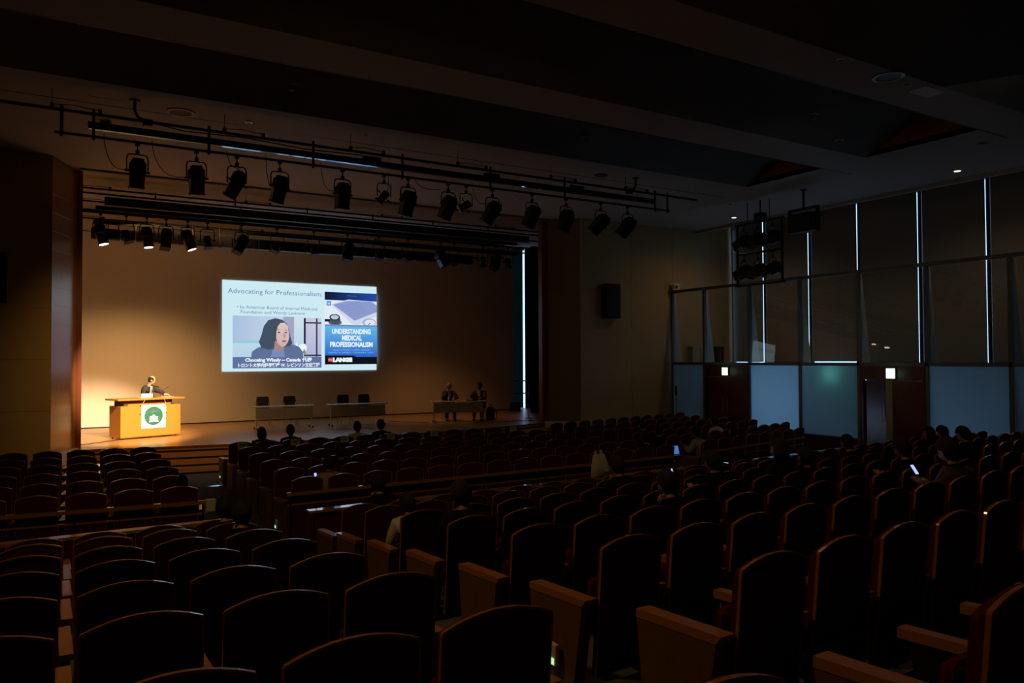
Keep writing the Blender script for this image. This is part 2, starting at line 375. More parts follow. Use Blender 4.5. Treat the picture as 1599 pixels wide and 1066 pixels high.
gr.box(-7, 17.5, 16.35, 16.38, H0-.004, H0+.002)
struct(gr.build('trim_9', black_paint))
# window pocket
pk = MB(); pk.box(21.3, 21.36, -5, 21.3, H0, 8.5); pk.box(21.3, 24, -5, 21.4, 8.5, 8.6); struct(pk.build('ceiling', plaster))
bd = MB(); bd.box(21.22, 21.36, -5, 21.3, H0-.10, H0); struct(bd.build('trim_10', plaster))
# ------------------------------------------------------------------ outer window wall
XE = 23.2
ybars = [19.62, 17.62, 15.70, 13.62, 11.60, 9.6, 7.6, 5.6]     # dark mullions between blinds
gapw = [.052, .045, .012, .050, .034, .04, .04, .04]
ow = MB()
ow.box(XE+.05, XE+.25, -5.2, 21.5, 7.98, 8.7)
ow.box(XE+.05, XE+.25, -5.2, 21.5, -.1, .35)
ow.box(XE+.05, XE+.25, 18.0, 21.5, .35, 2.5); ow.box(XE+.05, XE+.25, 13.6, 14.9, .35, 2.5); ow.box(XE+.05, XE+.25, -5.2, 11.0, .35, 2.5); ow.box(XE+.05, XE+.25, 11.0, 13.6, 1.2, 2.5)  # unseen low blocks, sized to set the daylight on each frosted panel
ow.box(XE+.05, XE+.25, -5.2, 3, .35, 8.1)
ow.box(XE+.05, XE+.25, -5.2, 21.5, 2.5, 2.62)
struct(ow.build('wall_right', alum))
b = MB(); b.box(24.2, 24.3, -5.2, 21.5, 0, .1)
for i, y in enumerate(ybars):
    m_ = MB(); m_.box(XE-.02, XE+.10, y, y+.115, 2.6, 7.98); wn = struct(m_.build('window_%d' % (i+1), black_paint))
    y_hi = y-gapw[i]                      # blind nearer the camera side
    y_lo = (ybars[i+1]+.115+.008) if i+1 < len(ybars) else 3.0
    zb = 2.66 if i != 1 else 2.70
    bl = MB(); bl.box(XE-.06, XE-.045, y_lo, y_hi, zb, 8.1); bl.build('blind', blind_m, wn)
    bb = MB(); bb.box(XE-.07, XE-.035, y_lo, y_hi, zb-.02, zb+.02); bb.build('bottom_bar', alum, wn)
    gp = MB(); gp.box(XE+.10, XE+.11, (ybars[i+1]+.115) if i+1 < len(ybars) else 3, y, .35, 7.98); gp.build('pane', glass, wn)
fb = MB(); fb.box(XE-.02, XE+.1, 21.2, 21.3, 2.6, 7.98); wn = struct(fb.build('window_9', alum))
bl = MB(); bl.box(XE-.06, XE-.045, ybars[0]+.115+.008, 21.2, 2.66, 8.1); bl.build('blind', blind_m, wn)
# ------------------------------------------------------------------ partition: mullions, rails, panes, frosted panels, doors
XP = 20.0
MY = [21.28, 19.66, 17.63, 15.64, 13.64, 11.65, 9.58, 7.55, 5.5]
ZR, ZT = 2.62, 5.27
pt = MB()
pt.box(XP-.05, XP+.05, 3, 21.3, ZR-.045, ZR+.045); pt.box(XP-.05, XP+.06, 3, 21.3, ZT-.05, ZT+.05)
struct(pt.build('trim_11', alum))
for i, y in enumerate(MY):
    mm = MB(); mm.box(XP-.05, XP+.05, y-.045, y+.045, 0, ZT-.05); o = struct(mm.build('trim_%d' % (12+i), alum))
    # tapered fins each side of the rail (wide at the foot of each glazing level)
    for z0, z1, tw in ((ZR+.05, ZT-.06, 1), (.5, ZR-.05, 1)):
        f = MB(); f.add([(XP+.06, y-.05, z0), (XP+.44, y-.05, z0), (XP+.10, y-.05, z1), (XP+.06, y-.05, z1),
                         (XP+.06, y-.02, z0), (XP+.44, y-.02, z0), (XP+.10, y-.02, z1), (XP+.06, y-.02, z1)],
                        [(0, 1, 2, 3), (7, 6, 5, 4), (0, 4, 5, 1), (1, 5, 6, 2), (2, 6, 7, 3), (3, 7, 4, 0)])
        f.build('fin', fin_m, o)
tilt = math.radians(-4.3)
for i in range(len(MY)-1):
    y1, y0 = MY[i]-.05, MY[i+1]+.05
    b = MB(); h = ZT-.05-(ZR+.05); b.box(-.006, .006, y0, y1, 0, h)
    o = b.build('window_%d' % (10+i), glass, None, (XP-.02, 0, ZR+.05)); o.rotation_euler[1] = -tilt; struct(o)
    if i in (1, 4): continue
    b = MB(); b.box(XP-.01, XP+.01, y0, y1, .5, ZR-.05); struct(b.build('window_%d' % (20+i), frost))
    b = MB(); b.box(XP-.04, XP+.05, y0, y1, 0, .46); struct(b.build('wall_right', door_wood))
    b = MB(); b.box(XP-.07, XP+.05, y0, y1, .46, .5); struct(b.build('trim_%d' % (30+i), alum))
def door(name, y0, y1, openleft):
    fr = MB(); fr.box(XP-.06, XP+.06, y0, y1, 2.18, ZR-.05); fr.box(XP-.07, XP+.07, y0, y0+.07, 0, 2.18); fr.box(XP-.07, XP+.07, y1-.07, y1, 0, 2.18)
    o = struct(fr.build(name, door_wood))
    ym = (y0+y1)/2
    def leaf(ya, yb, hs):
        b = MB(); b.bbox(XP-.025, XP+.025, ya, yb, .02, 2.16, .005); lf = b.build('door_leaf', door_wood, o)
        hb = MB(); yy = (ya+.1) if hs < 0 else (yb-.1); hb.tube([(XP-.03, yy, .95), (XP-.08, yy, .95), (XP-.08, yy, 1.55), (XP-.03, yy, 1.55)], .013, 8); hb.build('door_handle', chrome, lf)
        return lf
    leaf(y0+.08, ym-.005, 1)
    if not openleft: leaf(ym+.005, y1-.08, -1)
    else:
        lf = MB(); lf.bbox(0, .92, -.025, .025, .02, 2.16, .005); l2 = lf.build('door_leaf', door_wood, o, (XP+.05, y1-.1, 0)); 
        hb = MB(); hb.tube([(.8, -.03, .95), (.8, -.08, .95), (.8, -.08, 1.55), (.8, -.03, 1.55)], .013, 8); hb.build('door_handle', chrome, l2)
    return o
door('door_1', MY[2]+.05, MY[1]-.05, False); door('door_2', MY[5]+.05, MY[4]-.05, True)
# corridor inside details
b = MB(); b.box(XE-.4, XE-.05, 13.55, 15.3, 0, 2.6); struct(b.build('wall_corridor', wall_wood))
b = MB(); b.box(21.9, 22.3, 12.75, 13.05, 0, 2.55); struct(b.build('wall_corridor', white_paint))
b = MB(); b.box(XP+.5, XE, 17.80, 17.88, 0, 2.45); b.box(XP+.5, XE, 15.60, 15.68, 0, 2.45); struct(b.build('wall_corridor', white_paint))  # added unseen cross walls, keep daylight from spreading between frosted bays
# exit signs
for nm, y, lab in (('exit_sign', 18.62, 'small lit white-green exit sign above the closed double door'), ('exit_sign', 12.62, 'larger-looking lit white-green exit sign above the half open door')):
    t = thing(nm, lab, 'sign', (XP-.07, y, 2.22)); h = .26 if y > 15 else .28
    b = MB(); b.bbox(-.05, 0, -.14, .14, 0, h+.02, .008); b.build('housing', white_paint, t)
    b = MB(); b.box(-.056, -.05, -.125, .125, .015, h); b.build('lit_face', emit('exit_sign_glow', (.62, 1, .84), 2.6), t)
    lamp('exit_sign_light', 'POINT', (XP-.4, y, 2.35), .55, (.4, 1, .8), shadow_soft_size=.1)
lamp('corridor_exit_light', 'POINT', (XP+.35, 14.6, 2.35), 1.6, (.25, 1, .72), shadow_soft_size=.08)
# ================================================================== SEATS
def outline(hw, z0, z1, zc, n=9):
    # back outline: straight sides meeting a shallow circular arch at crisp corners
    pts = [(-hw, z0), (hw, z0), (hw, zc-.012), (hw-.006, zc)]
    for i in range(1, n):
        t = 2*i/n-1; pts.append((-(hw-.006)*t, zc+(z1-zc)*(1-t*t)))
    pts += [(-hw+.006, zc), (-hw, zc-.012)]
    return pts
def lean(mb, s=-.13, z0=.3, y=0):
    # leaning transform baked into vertices
    mb.v = [(x, yy+(z-z0)*s, z) for x, yy, z in mb.v]; return mb
def seat_meshes():
    d = {}
    hw = .252
    b = MB(); b.prism(outline(hw-.006, .14, .990, .940), -.585, -.545, 'y'); d['backrest'] = lean(b, -.09).mesh('backrest', seat_back)
    # bright rim band along sides and top
    po = outline(hw, .14, 1.0, .948); pi = outline(hw-.009, .14, .989, .938)
    b = MB(); n = len(po); vs = []
    for y in (-.590, -.571): vs += [(x, y, z) for x, z in po]+[(x, y, z) for x, z in pi]
    fs = []
    for i in range(1, n):
        j = (i+1) % n
        fs += [(i, j, n+j, n+i), (2*n+i, 3*n+i, 3*n+j, 2*n+j), (i, 2*n+i, 2*n+j, j), (n+i, n+j, 3*n+j, 3*n+i)]
    b.add(vs, fs); d['rim'] = lean(b, -.09).mesh('rim', wood_rim)
    b = MB(); b.prism(outline(hw-.05, .42, .94, .90), -.545, -.495, 'y'); d['back_cushion'] = lean(b, -.09).mesh('back_cushion', seat_red)
    # tipped-up cushion
    b = MB(); b.bbox(-.225, .225, -.49, -.40, .36, .72, .03); d['seat_up'] = lean(b, -.10).mesh('seat_cushion', seat_red)
    b = MB(); b.bbox(-.225, .225, -.50, -.04, .36, .46, .03); d['seat_down'] = b.mesh('seat_cushion', seat_red)
    def arm(x0, x1):
        b = MB(); b.add([(x0, 0, .565), (x1, 0, .565), (x0, -.56, .585), (x1, -.56, .585), (x0, 0, .612), (x1, 0, .612), (x0, -.60, .632), (x1, -.60, .632)],
                        [(0, 2, 3, 1), (4, 5, 7, 6), (0, 1, 5, 4), (2, 6, 7, 3), (0, 4, 6, 2), (1, 3, 7, 5)]); return b
    d['arm'] = arm(.258, .327).mesh('armrest', wood_arm)
    b = MB(); b.prism([(-.04, .565), (-.13, .12), (-.13, 0), (-.40, 0), (-.40, .12), (-.54, .58)], .272, .312, 'x'); d['pedestal'] = b.mesh('pedestal', plastic_black)
    def endp(sg):
        a, c = (.250, .330) if sg > 0 else (-.345, -.255)
        b = MB(); b.prism([(0, .565), (-.06, 0), (-.46, 0), (-.56, .585)], a, c, 'x'); return b
    d['end_r'] = endp(1).mesh('side_panel', wood_panel); d['end_l'] = endp(-1).mesh('side_panel', wood_panel)
    d['arm_l'] = arm(-.348, -.252).mesh('armrest', wood_arm)
    return d
SM = seat_meshes()
ORD = ['first', 'second', 'third', 'fourth', 'fifth', 'sixth', 'seventh', 'eighth', 'ninth', 'tenth', 'eleventh', 'twelfth', 'thirteenth', 'fourteenth', 'fifteenth', 'sixteenth', 'seventeenth', 'eighteenth']
#PEOPLE-TABLE
OCC = {('front','centre',5,1), ('front','centre',5,2), ('front','centre',5,5), ('front','centre',5,6), ('front','centre',1,2), ('front','centre',0,1), ('rear','centre',7,1), ('rear','centre',5,0), ('rear','centre',4,0), ('front','right',2,1), ('front','centre',0,13), ('front','right',1,0), ('front','right',0,0), ('front','right',1,4), ('front','right',0,3), ('rear','centre',4,8), ('rear','centre',4,6), ('rear','centre',5,5), ('rear','centre',3,3), ('rear','centre',4,9), ('rear','centre',5,14), ('rear','centre',3,10), ('rear','right',5,2), ('rear','right',5,3), ('rear','right',4,0), ('rear','centre',2,8), ('front','left',0,7), ('rear','left',6,7), ('rear','left',5,7)}
ALL = slots(); vis = []
for s in ALL:
    if not -6.5 < s['X'] < 18.9: continue
    ps = [project((s['X']+dx, s['Y']+dy, s['z']+dz)) for dx in (-.3, .3) for dy in (0, -.6) for dz in (.5, .97)]
    ps = [p for p in ps if p]
    if not ps or max(p[0] for p in ps) < 0 or min(p[0] for p in ps) > 1599 or min(p[1] for p in ps) > 1066: continue
    s['d'] = min(p[2] for p in ps); vis.append(s)
vis.sort(key=lambda s: s['d'])
def seat_parts(s):
    k = (s['sec'], s['blk'], s['row'], s['i'])
    last = s['i'] == s['n']-1
    parts = [('backrest', 'backrest'), ('rim', 'rim'), ('back_cushion', 'back_cushion'), ('seat_cushion', 'seat_down' if k in OCC else 'seat_up'), ('armrest', 'arm')]
    parts.append(('side_panel', 'end_r') if last else ('pedestal', 'pedestal'))
    if s['i'] == 0: parts += [('armrest', 'arm_l'), ('side_panel', 'end_l')]
    return parts
AISLE = {'left': 'the left aisle', 'centre': 'the left aisle', 'right': 'the right aisle'}
rest = MB()
for idx, s in enumerate(vis):
    if idx < 300:
        n = (s['n']-1-s['i']) if s['blk'] == 'left' else s['i']
        rr = s['row']
        lab = '%s %s block seat, %s row from the %s, %s from its aisle' % ({'front': 'front', 'rear': 'rear'}[s['sec']], s['blk'], ORD[5-rr] if s['sec'] == 'front' else ORD[7-rr], 'stage' if s['sec'] == 'front' else 'cross aisle', ORD[n])
        t = thing('auditorium_seat', lab, 'seat', (s['X'], s['Y'], s['z']), s['a'], 'tip-up seats of the hall')
        sx_ = s['p']/.587
        for nm, key in seat_parts(s):
            o = link(nm, SM[key], t)
    else:
        T = Matrix.Translation((s['X'], s['Y'], s['z'])) @ Matrix.Rotation(s['a'], 4, 'Z')
        for nm, key in seat_parts(s):
            me = SM[key]; rest.T = T; rest.cur = ['backrest', 'rim', 'back_cushion', 'seat_cushion', 'armrest', 'pedestal', 'side_panel'].index(nm)
            rest.add([v.co.copy() for v in me.vertices], [tuple(p.vertices) for p in me.polygons])
o = rest.build('auditorium_seat', [seat_back, wood_rim, seat_red, seat_red, wood_arm, plastic_black, wood_panel])
tag(o, 'farthest dark red seats in the rows nearest the stage', 'seat'); o['kind'] = 'stuff'
# ------------------------------------------------------------------ low ledges and rails along the cross aisle
def run(mb, X0, X1, yf, z0, z1, dy, n=8):
    xs = [X0+(X1-X0)*i/n for i in range(n+1)]
    mb.prism([(x, yf(x)) for x in xs]+[(x, yf(x)+dy) for x in reversed(xs)], z0, z1, 'z')
RY = lambda X: 11.86+(.0 if X < 2.6 else 0)+((-.12*(X-2.1)+.02) if X < 2.6 else (.024*(X-3.25) if X < 12 else .26+.2*(X-12)))
for nm, X0, X1, lab in (('left', -4.5, 2.07, 'brown wooden handrail behind the front left seats with a white end cap'), ('centre', 3.22, 11.3, 'long brown wooden handrail behind the front centre seats'), ('right', 12.45, 16.85, 'brown wooden handrail with steel posts behind the front right seats')):
    t = thing('handrail', lab, 'railing', (X0, RY(X0), 0), 0, None); t0 = Matrix.Translation((-X0, -RY(X0), 0))
    b = MB(); b.T = t0; run(b, X0, X1, lambda x: RY(x)-.035, .735, .785, .07); b.build('top_rail', desk_top_m, t)
    b = MB(); b.T = t0; run(b, X0, X1, lambda x: RY(x)-.012, .585, .61, .024); b.build('lower_rail', wood_rim if nm != 'right' else chrome, t)
    b = MB(); b.T = t0; run(b, X0, X1-.1, lambda x: RY(x)-.01, .05, .5, .02); b.build('modesty_panel', seat_red, t)
    n = int((X1-X0)/1.35)+1
    for i in range(n):
        x = X0+.05+(X1-X0-.1)*i/(n-1)
        b = MB(); b.T = t0; b.tube([(x, RY(x), 0), (x, RY(x), .74)], .017, 8); b.build('post', dark_metal if nm != 'right' else chrome, t)
    if nm == 'left':
        b = MB(); b.T = t0; b.bbox(X1-.02, X1+.12, RY(X1)-.05, RY(X1)+.04, .62, .80, .01); c = b.build('end_cap', white_paint, t); c['label'] = 'white square end cap'
DY = lambda X: 10.42+g_rear(X)*.75
for nm, X0, X1, lab in (('left', -4.5, 2.05, 'low oak-topped ledge in front of the rear left seats'), ('centre', 3.14, 11.56, 'long low oak-topped ledge in front of the rear centre seats'), ('right', 12.42, 18.5, 'low oak-topped ledge in front of the rear right seats')):
    t = thing('writing_ledge', lab, 'ledge', (X0, DY(X0), 0)); t0 = Matrix.Translation((-X0, -DY(X0), 0))
    b = MB(); b.T = t0; run(b, X0, X1, lambda x: DY(x)+.02, .715, .75, .15); b.build('top_board', desk_top_m, t)
    b = MB(); b.T = t0; run(b, X0+.02, X1-.02, lambda x: DY(x)+.06, 0, .715, .03); b.build('front_panel', seat_red, t)
    for x, sgn in ((X0, 1), (X1-.04, 1)):
        b = MB(); b.T = t0; b.box(x, x+.04, DY(x)+.0, DY(x)+.16, 0, .714); b.build('side_panel', door_wood, t)
    n = max(2, int((X1-X0)/2.0))
    for i in range(1, n):
        x = X0+(X1-X0)*i/n; b = MB(); b.T = t0; b.box(x, x+.03, DY(x)+.02, DY(x)+.06, 0, .714); b.build('bracket', door_wood, t)
# aisle footlights set into the end panels
def foot_light(x, y, z, lab, pw, big=False):
    t = thing('aisle_light', lab, 'light', (x, y, z))
    b = MB(); b.bbox(-.03, 0, -.05, .05, .16, .30, .006); b.build('housing', white_paint, t)
    b = MB(); b.box(-.034, -.03, -.03, .03, .17, .21); b.build('lens', emit('foot_lens', (.55, 1, .35), 1.0), t)
    lamp('aisle_light_glow', 'SPOT', (x-.06, y, z+.2), pw, (.45, .72, 1), (x-.12, y, z), spot_size=R_(70), spot_blend=.7, shadow_soft_size=.02)
foot_light(3.46+.03, 18.28, 0, 'small aisle footlight on the front end panel casting a blue-white pool', 7)
foot_light(3.20, 12.35, 0, 'small glowing aisle footlight at the last end panel of the front section', 2)
foot_light(2.82, 4.1, .70, 'small yellow aisle footlight low on a nearby end panel', 1)
# ================================================================== STAGE: cyclorama and slide
cy = MB(); cy.box(-3.9, 17.7, 28.82, 28.86, .63, 7.75); o = cy.build('cyclorama', cyc_mat); tag(o, 'huge plain off-white backdrop cloth behind the stage', 'backdrop')
b = MB(); b.box(-3.9, 17.7, 28.80, 28.88, .6, .635); b.build('bottom_gap_shade', black_paint, o)  # black strip painted in for the dark gap under the cloth
lg = MB(); nn = 26; pts = []
for i in range(nn+1):
    x = 16.97+1.6*i/nn; pts.append((x, 26.3-.7*i/nn+.05*math.sin(i*1.9)))
lg.prism(pts+[(x, y+.02) for x, y in reversed(pts)], .62, 7.4, 'z'); o = lg.build('stage_curtain', curtain_m); tag(o, 'tall black drape hanging at the right side of the stage', 'curtain')
# bright slit of daylight at the stage side: a narrow unblinded window beyond the backdrop's end
b = MB(); b.box(17.2, 18.40, 29.14, 29.15, .64, 7.7); o = b.build('blind', sheer); tag(o, 'dim teal sheet added for the lit wall beside the bright slit', 'blind')  # added translucent sheet, its teal stands in for a lit wall
b = MB(); b.box(18.40, 18.53, 29.25, 29.26, .62, 7.7); o = b.build('window_30', glass); struct(o)
for z in (1.32, 1.86):
    b = MB(); b.tube([(17.6, 28.6, z), (18.6, 28.3, z)], .025, 8); tag(b.build('guard_rail', dark_metal), ('upper' if z > 1.5 else 'lower')+' horizontal dark pipe crossing the bright slit beside the backdrop', 'pipe')
SX0, SX1, SZ0, SZ1, SY = 5.50, 11.32, 2.41, 5.69, 28.80
slide = thing('projected_slide', 'bright projected slide on professionalism with a portrait and a book cover', 'projection', (SX0, SY, SZ0))
SW, SH = SX1-SX0, SZ1-SZ0
BX0, BX1, BY0, BY1 = 47.5, 1428.5, 122, 904       # slide frame in the coordinates measured off it
lay = [0]
def S(x, y): return ((x-BX0)/(BX1-BX0)*SW, (BY1-y)/(BY1-BY0)*SH)
def poly(name, pts, m, parent=slide, raw=False, dep=None):
    lay[0] += 1; y0 = -.004-.0012*lay[0] if dep is None else dep
    b = MB(); b.prism([S(*p) for p in pts], y0, y0+.001, 'y'); return b.build(name, m, parent)
def rect(name, x0, y0, x1, y1, m, parent=slide): return poly(name, [(x0, y1), (x1, y1), (x1, y0), (x0, y0)], m, parent)
def stxt(name, txt, x, y, wpx, hpx, m, parent=slide, bold=0.0):
    lay[0] += 1
    a = S(x, y); return text_mesh(txt, hpx/(BY1-BY0)*SH, m, name, parent, (a[0], -.006-.0012*lay[0], a[1]), width=wpx/(BX1-BX0)*SW, bold=bold)
def SM_(n, r, g, b, c1=None, axis='z', s=1.0): return slide_mat('light_'+n, s2l(r, g, b), s2l(*c1) if c1 else None, axis, s)
rect('slide_background', BX0, BY0, BX1, BY1, SM_('page', 205, 234, 243))
tx = SM_('text', 96, 128, 168); tw = SM_('white_text', 232, 244, 250)
stxt('title_text', 'Advocating for Professionalism:', 92, 232, 818, 60, tx)
stxt('body_text', '• by American Board of Internal Medicine', 165, 362, 698, 40, tx)
stxt('body_text', 'Foundation and Wendy Levinson', 195, 404, 553, 40, tx)
# portrait picture
pic = rect('portrait_picture', 133, 424, 902, 878, SM_('studio', 176, 204, 228, (206, 226, 238), 'z'))
rect('studio_wall', 133, 424, 560, 640, SM_('studiowall', 170, 192, 222, (196, 214, 232), 'x'), slide)
rect('teal_strip', 133, 637, 380, 660, SM_('teal', 142, 205, 216), slide)
rect('wall_panel', 560, 424, 655, 690, SM_('mauve', 160, 165, 196), slide)
rect('studio_window', 745, 432, 902, 780, SM_('window', 176, 182, 214, (205, 200, 225), 'z'), slide)
dk = SM_('dark', 42, 48, 66)
for x0, y0, x1, y1 in ((742, 432, 760, 665), (852, 432, 866, 778), (742, 468, 902, 480), (742, 760, 902, 774)): rect('window_bar', x0, y0, x1, y1, dk)
poly('flowers', [(668, 700), (676, 640), (690, 690), (712, 668), (748, 662), (770, 690), (762, 740), (700, 742)], SM_('flowers', 236, 246, 248))
poly('leaf', [(730, 740), (745, 705), (762, 740), (752, 765)], SM_('leaf', 120, 160, 90))
poly('jacket', [(286, 780), (292, 735), (340, 700), (420, 676), (500, 690), (560, 672), (650, 672), (700, 690), (733, 735), (736, 780)], SM_('jacket', 92, 112, 152))
poly('blouse', [(450, 780), (470, 716), (560, 712), (576, 780)], SM_('blouse', 120, 140, 186))
poly('hair', [(350, 650), (372, 590), (392, 510), (430, 458), (490, 440), (550, 452), (590, 486), (612, 540), (622, 600), (640, 660), (618, 684), (575, 690), (510, 700), (430, 716), (372, 700)], SM_('hair', 66, 80, 98))
poly('neck', [(486, 640), (570, 640), (566, 716), (520, 732), (480, 716)], SM_('neck', 168, 132, 134))
poly('face', [(500, 560), (512, 510), (535, 480), (572, 478), (598, 505), (610, 560), (612, 610), (600, 650), (575, 684), (545, 690), (515, 665), (498, 620)], SM_('face', 208, 176, 176, (222, 196, 192), 'z'))
poly('nose', [(556, 598), (568, 560), (582, 598), (574, 608), (562, 608)], SM_('nose', 184, 146, 148))
for x in (524, 584): poly('eye', [(x-17, 566), (x-4, 558), (x+14, 564), (x, 571)], dk)
for x in (520, 588): poly('brow', [(x-20, 548), (x-2, 538), (x+18, 546), (x, 543)], SM_('brow', 92, 84, 96))
poly('mouth', [(546, 640), (566, 632), (590, 638), (572, 650), (556, 650)], SM_('mouth', 150, 84, 92))
rect('caption_band', 133, 780, 902, 878, SM_('caption', 98, 112, 158))
stxt('caption_text', 'Choosing Wisely – Canada 代表', 234, 820, 582, 40, tw, bold=.008)
stxt('caption_text', 'トロント大学内科学講座 W. レビンソン主任教授', 168, 866, 708, 38, tw, bold=.006)
# book cover
cov = rect('book_cover', 930, 188, 1428, 850, SM_('cover', 226, 234, 246))
rect('cover_top_band', 930, 188, 1428, 262, SM_('band', 18, 22, 36, (34, 72, 160), 'x'))
stxt('cover_small_text', 'a LANGE medical book', 1136, 221, 96, 12, SM_('tiny', 90, 130, 180))
poly('tablet_frame', [(985, 300), (1150, 252), (1400, 262), (1428, 290), (1428, 400), (1250, 485), (1190, 478)], SM_('tablet', 206, 214, 238))
poly('tablet_screen', [(1004, 302), (1150, 264), (1375, 264), (1428, 300), (1428, 360), (1212, 446)], SM_('screen', 138, 154, 204))
for i in range(5): poly('screen_line', [(1045+i*36, 326+i*19), (1240+i*24, 282+i*16), (1241+i*24, 285+i*16), (1046+i*36, 329+i*19)], SM_('line%d' % i, 120, 134, 190))
rect('logo_square', 948, 272, 988, 314, SM_('logo', 56, 150, 214)); rect('logo_mark', 956, 284, 980, 304, SM_('logomark', 160, 208, 236))
def ell(name, cx, cy, rx, ry, m, n=28): return poly(name, [(cx+rx*math.cos(-2*math.pi*i/n), cy+ry*math.sin(-2*math.pi*i/n)) for i in range(n)], m)
ell('stethoscope_base', 1026, 466, 63, 28, SM_('st1', 96, 104, 128)); ell('stethoscope_bell', 1026, 444, 50, 40, SM_('st3', 70, 78, 96)); ell('stethoscope_ring', 1022, 418, 50, 28, SM_('st2', 24, 30, 48)); ell('stethoscope_face', 1022, 418, 38, 20, SM_('st4', 188, 198, 214))
rect('stethoscope_tube', 930, 436, 976, 460, SM_('st5', 26, 30, 46))
ell('compass_rim', 1354, 462, 68, 40, SM_('c1', 170, 178, 206)); ell('compass_dial', 1360, 464, 52, 31, SM_('c2', 222, 230, 242))
poly('compass_needle', [(1362, 466), (1392, 440), (1370, 458)], SM_('c3', 206, 60, 56)); poly('compass_needle', [(1330, 492), (1360, 462), (1366, 470)], SM_('c4', 70, 76, 180))
rect('cover_shelf', 930, 486, 1428, 500, SM_('shelf', 110, 134, 186))
rect('cover_blue_field', 930, 500, 1428, 782, SM_('blue', 40, 96, 200, (96, 182, 232), 'z'))
for t_, x, y, wd in (('UNDERSTANDING', 995, 568, 370), ('MEDICAL', 1088, 628, 190), ('PROFESSIONALISM', 976, 688, 408)): stxt('cover_title_text', t_, x, y, wd, 62, tw, bold=.012)
stxt('cover_author_text', 'WENDY LEVINSON • SHIPHRA GINSBURG', 998, 724, 366, 18, SM_('auth', 150, 196, 236)); stxt('cover_author_text', 'FREDERIC W. HAFFERTY • CATHERINE R. LUCEY', 964, 748, 428, 18, SM_('auth2', 150, 196, 236))
poly('publisher_band', [(930, 850), (1428, 850), (1428, 782), (1222, 782), (1200, 768), (930, 768)], SM_('pubband', 16, 18, 26))
rect('publisher_logo', 960, 788, 998, 826, SM_('publogo', 214, 56, 56)); stxt('publisher_logo_mark', 'Mc', 965, 814, 28, 20, tw)
stxt('publisher_text', 'LANGE', 1004, 824, 184, 46, tw, bold=.02)
# ------------------------------------------------------------------ lectern
LR = R_(18.6); lect = thing('lectern', 'wide golden wooden lectern with a round green emblem banner', 'lectern', (1.91, 24.08, .6), LR)
def P_(mb, nm, m, par=lect): return mb.build(nm, m, par)
b = MB(); b.bbox(0, 1.72, 0, .74, .04, .93, .006); P_(b, 'body', lectern_wood)
b = MB(); b.box(.2, 1.42, -.004, .74, .931, .985); P_(b, 'raised_front', lectern_wood)
b = MB(); b.box(.12, 1.5, .08, .70, .93, 1.09); P_(b, 'neck', mat('dark_lectern_recess', (.10, .035, .012), .5))
b = MB(); b.bbox(-.12, 1.80, -.10, .74, 1.09, 1.14, .008); P_(b, 'top_board', lectern_wood)
b = MB(); b.box(-.004, 1.724, -.004, .1, .06, .065); P_(b, 'groove', dark_metal)
for x in (.06, .9, 1.6):
    for y in (.08, .66):
        b = MB(); b.tube([(x-.02, y, .022), (x+.02, y, .022)], .022, 10); P_(b, 'caster', plastic_black)
ban = thing('emblem_banner', 'white square banner with green round emblem hung on lectern front', 'banner', (1.91, 24.08, .6), LR)
b = MB(); b.box(.56, 1.27, -.020, -.014, .27, .95); P_(b, 'cloth', white_paint, ban)
gm = mat('green_emblem_print', (.012, .15, .13), .8, var=.45, scale=14); cxm, czm = .915, .625
b = MB(); b.prism([(cxm+.265*math.cos(2*math.pi*i/40), czm+.265*math.sin(2*math.pi*i/40)) for i in range(40)], -.024, -.0205, 'y'); P_(b, 'green_disc', gm, ban)
pale = mat('pale_green_print', (.10, .20, .13), .8, var=.3, scale=30)
rg = random.Random(3)
for i in range(110):
    an = rg.uniform(0, 2*math.pi); r = .25*math.sqrt(rg.uniform(.35, 1)); l = rg.uniform(.02, .06); sl_ = rg.uniform(-.2, .6)
    x, z = cxm+r*math.cos(an)*.88, czm+r*math.sin(an)*.88
    b = MB(); b.prism([(x-l/2, z-sl_*l/2), (x+l/2, z+sl_*l/2), (x+l/2, z+sl_*l/2+.008), (x-l/2, z-sl_*l/2+.007)], -.0262, -.0245, 'y')
    if i == 0: acc = b
    else: acc.v += []; acc.add(b.v, b.f)
P_(acc, 'leaf_strokes', pale, ban)
b = MB(); b.prism([(.80, .47), (1.03, .47), (1.03, .60), (.97, .61), (.93, .66), (.90, .66), (.86, .62), (.80, .62)], -.030, -.027, 'y'); P_(b, 'house_shape', white_paint, ban)
b = MB(); b.prism([(.78, .44), (.91, .46), (1.05, .44), (1.05, .475), (.91, .49), (.78, .475)], -.033, -.0305, 'y'); P_(b, 'open_book', paper, ban)
b = MB(); b.prism([(.83, .72), (.88, .70), (.93, .74), (.99, .72), (1.03, .75), (.95, .77), (.88, .76)], -.0262, -.0245, 'y'); P_(b, 'leaf_shape', pale, ban)
cord = mat('yellow_cord', (.75, .50, .06), .6)
for pts in ([(.56, -.025, .93), (.66, -.115, 1.15)], [(1.27, -.025, .93), (1.17, -.115, 1.15)], [(.56, -.025, .93), (.545, -.022, .70)], [(1.27, -.025, .93), (1.285, -.022, .70)]):
    b = MB(); b.tube(pts, .007, 6); P_(b, 'cord', cord, ban)
for x, z in ((.54, .93), (.545, .70), (1.29, .93), (1.285, .70)):
    b = MB(); b.tube([(x-.03, -.02, z), (x+.02, -.02, z)], .009, 6); P_(b, 'hook', dark_metal, ban)
def onl(x, y, z): return (1.91+x*math.cos(LR)-y*math.sin(LR), 24.08+x*math.sin(LR)+y*math.cos(LR), .6+z)
t = thing('laptop', 'pale laptop open on the lectern in front of the speaker', 'laptop', onl(.66, .22, 1.14), LR)
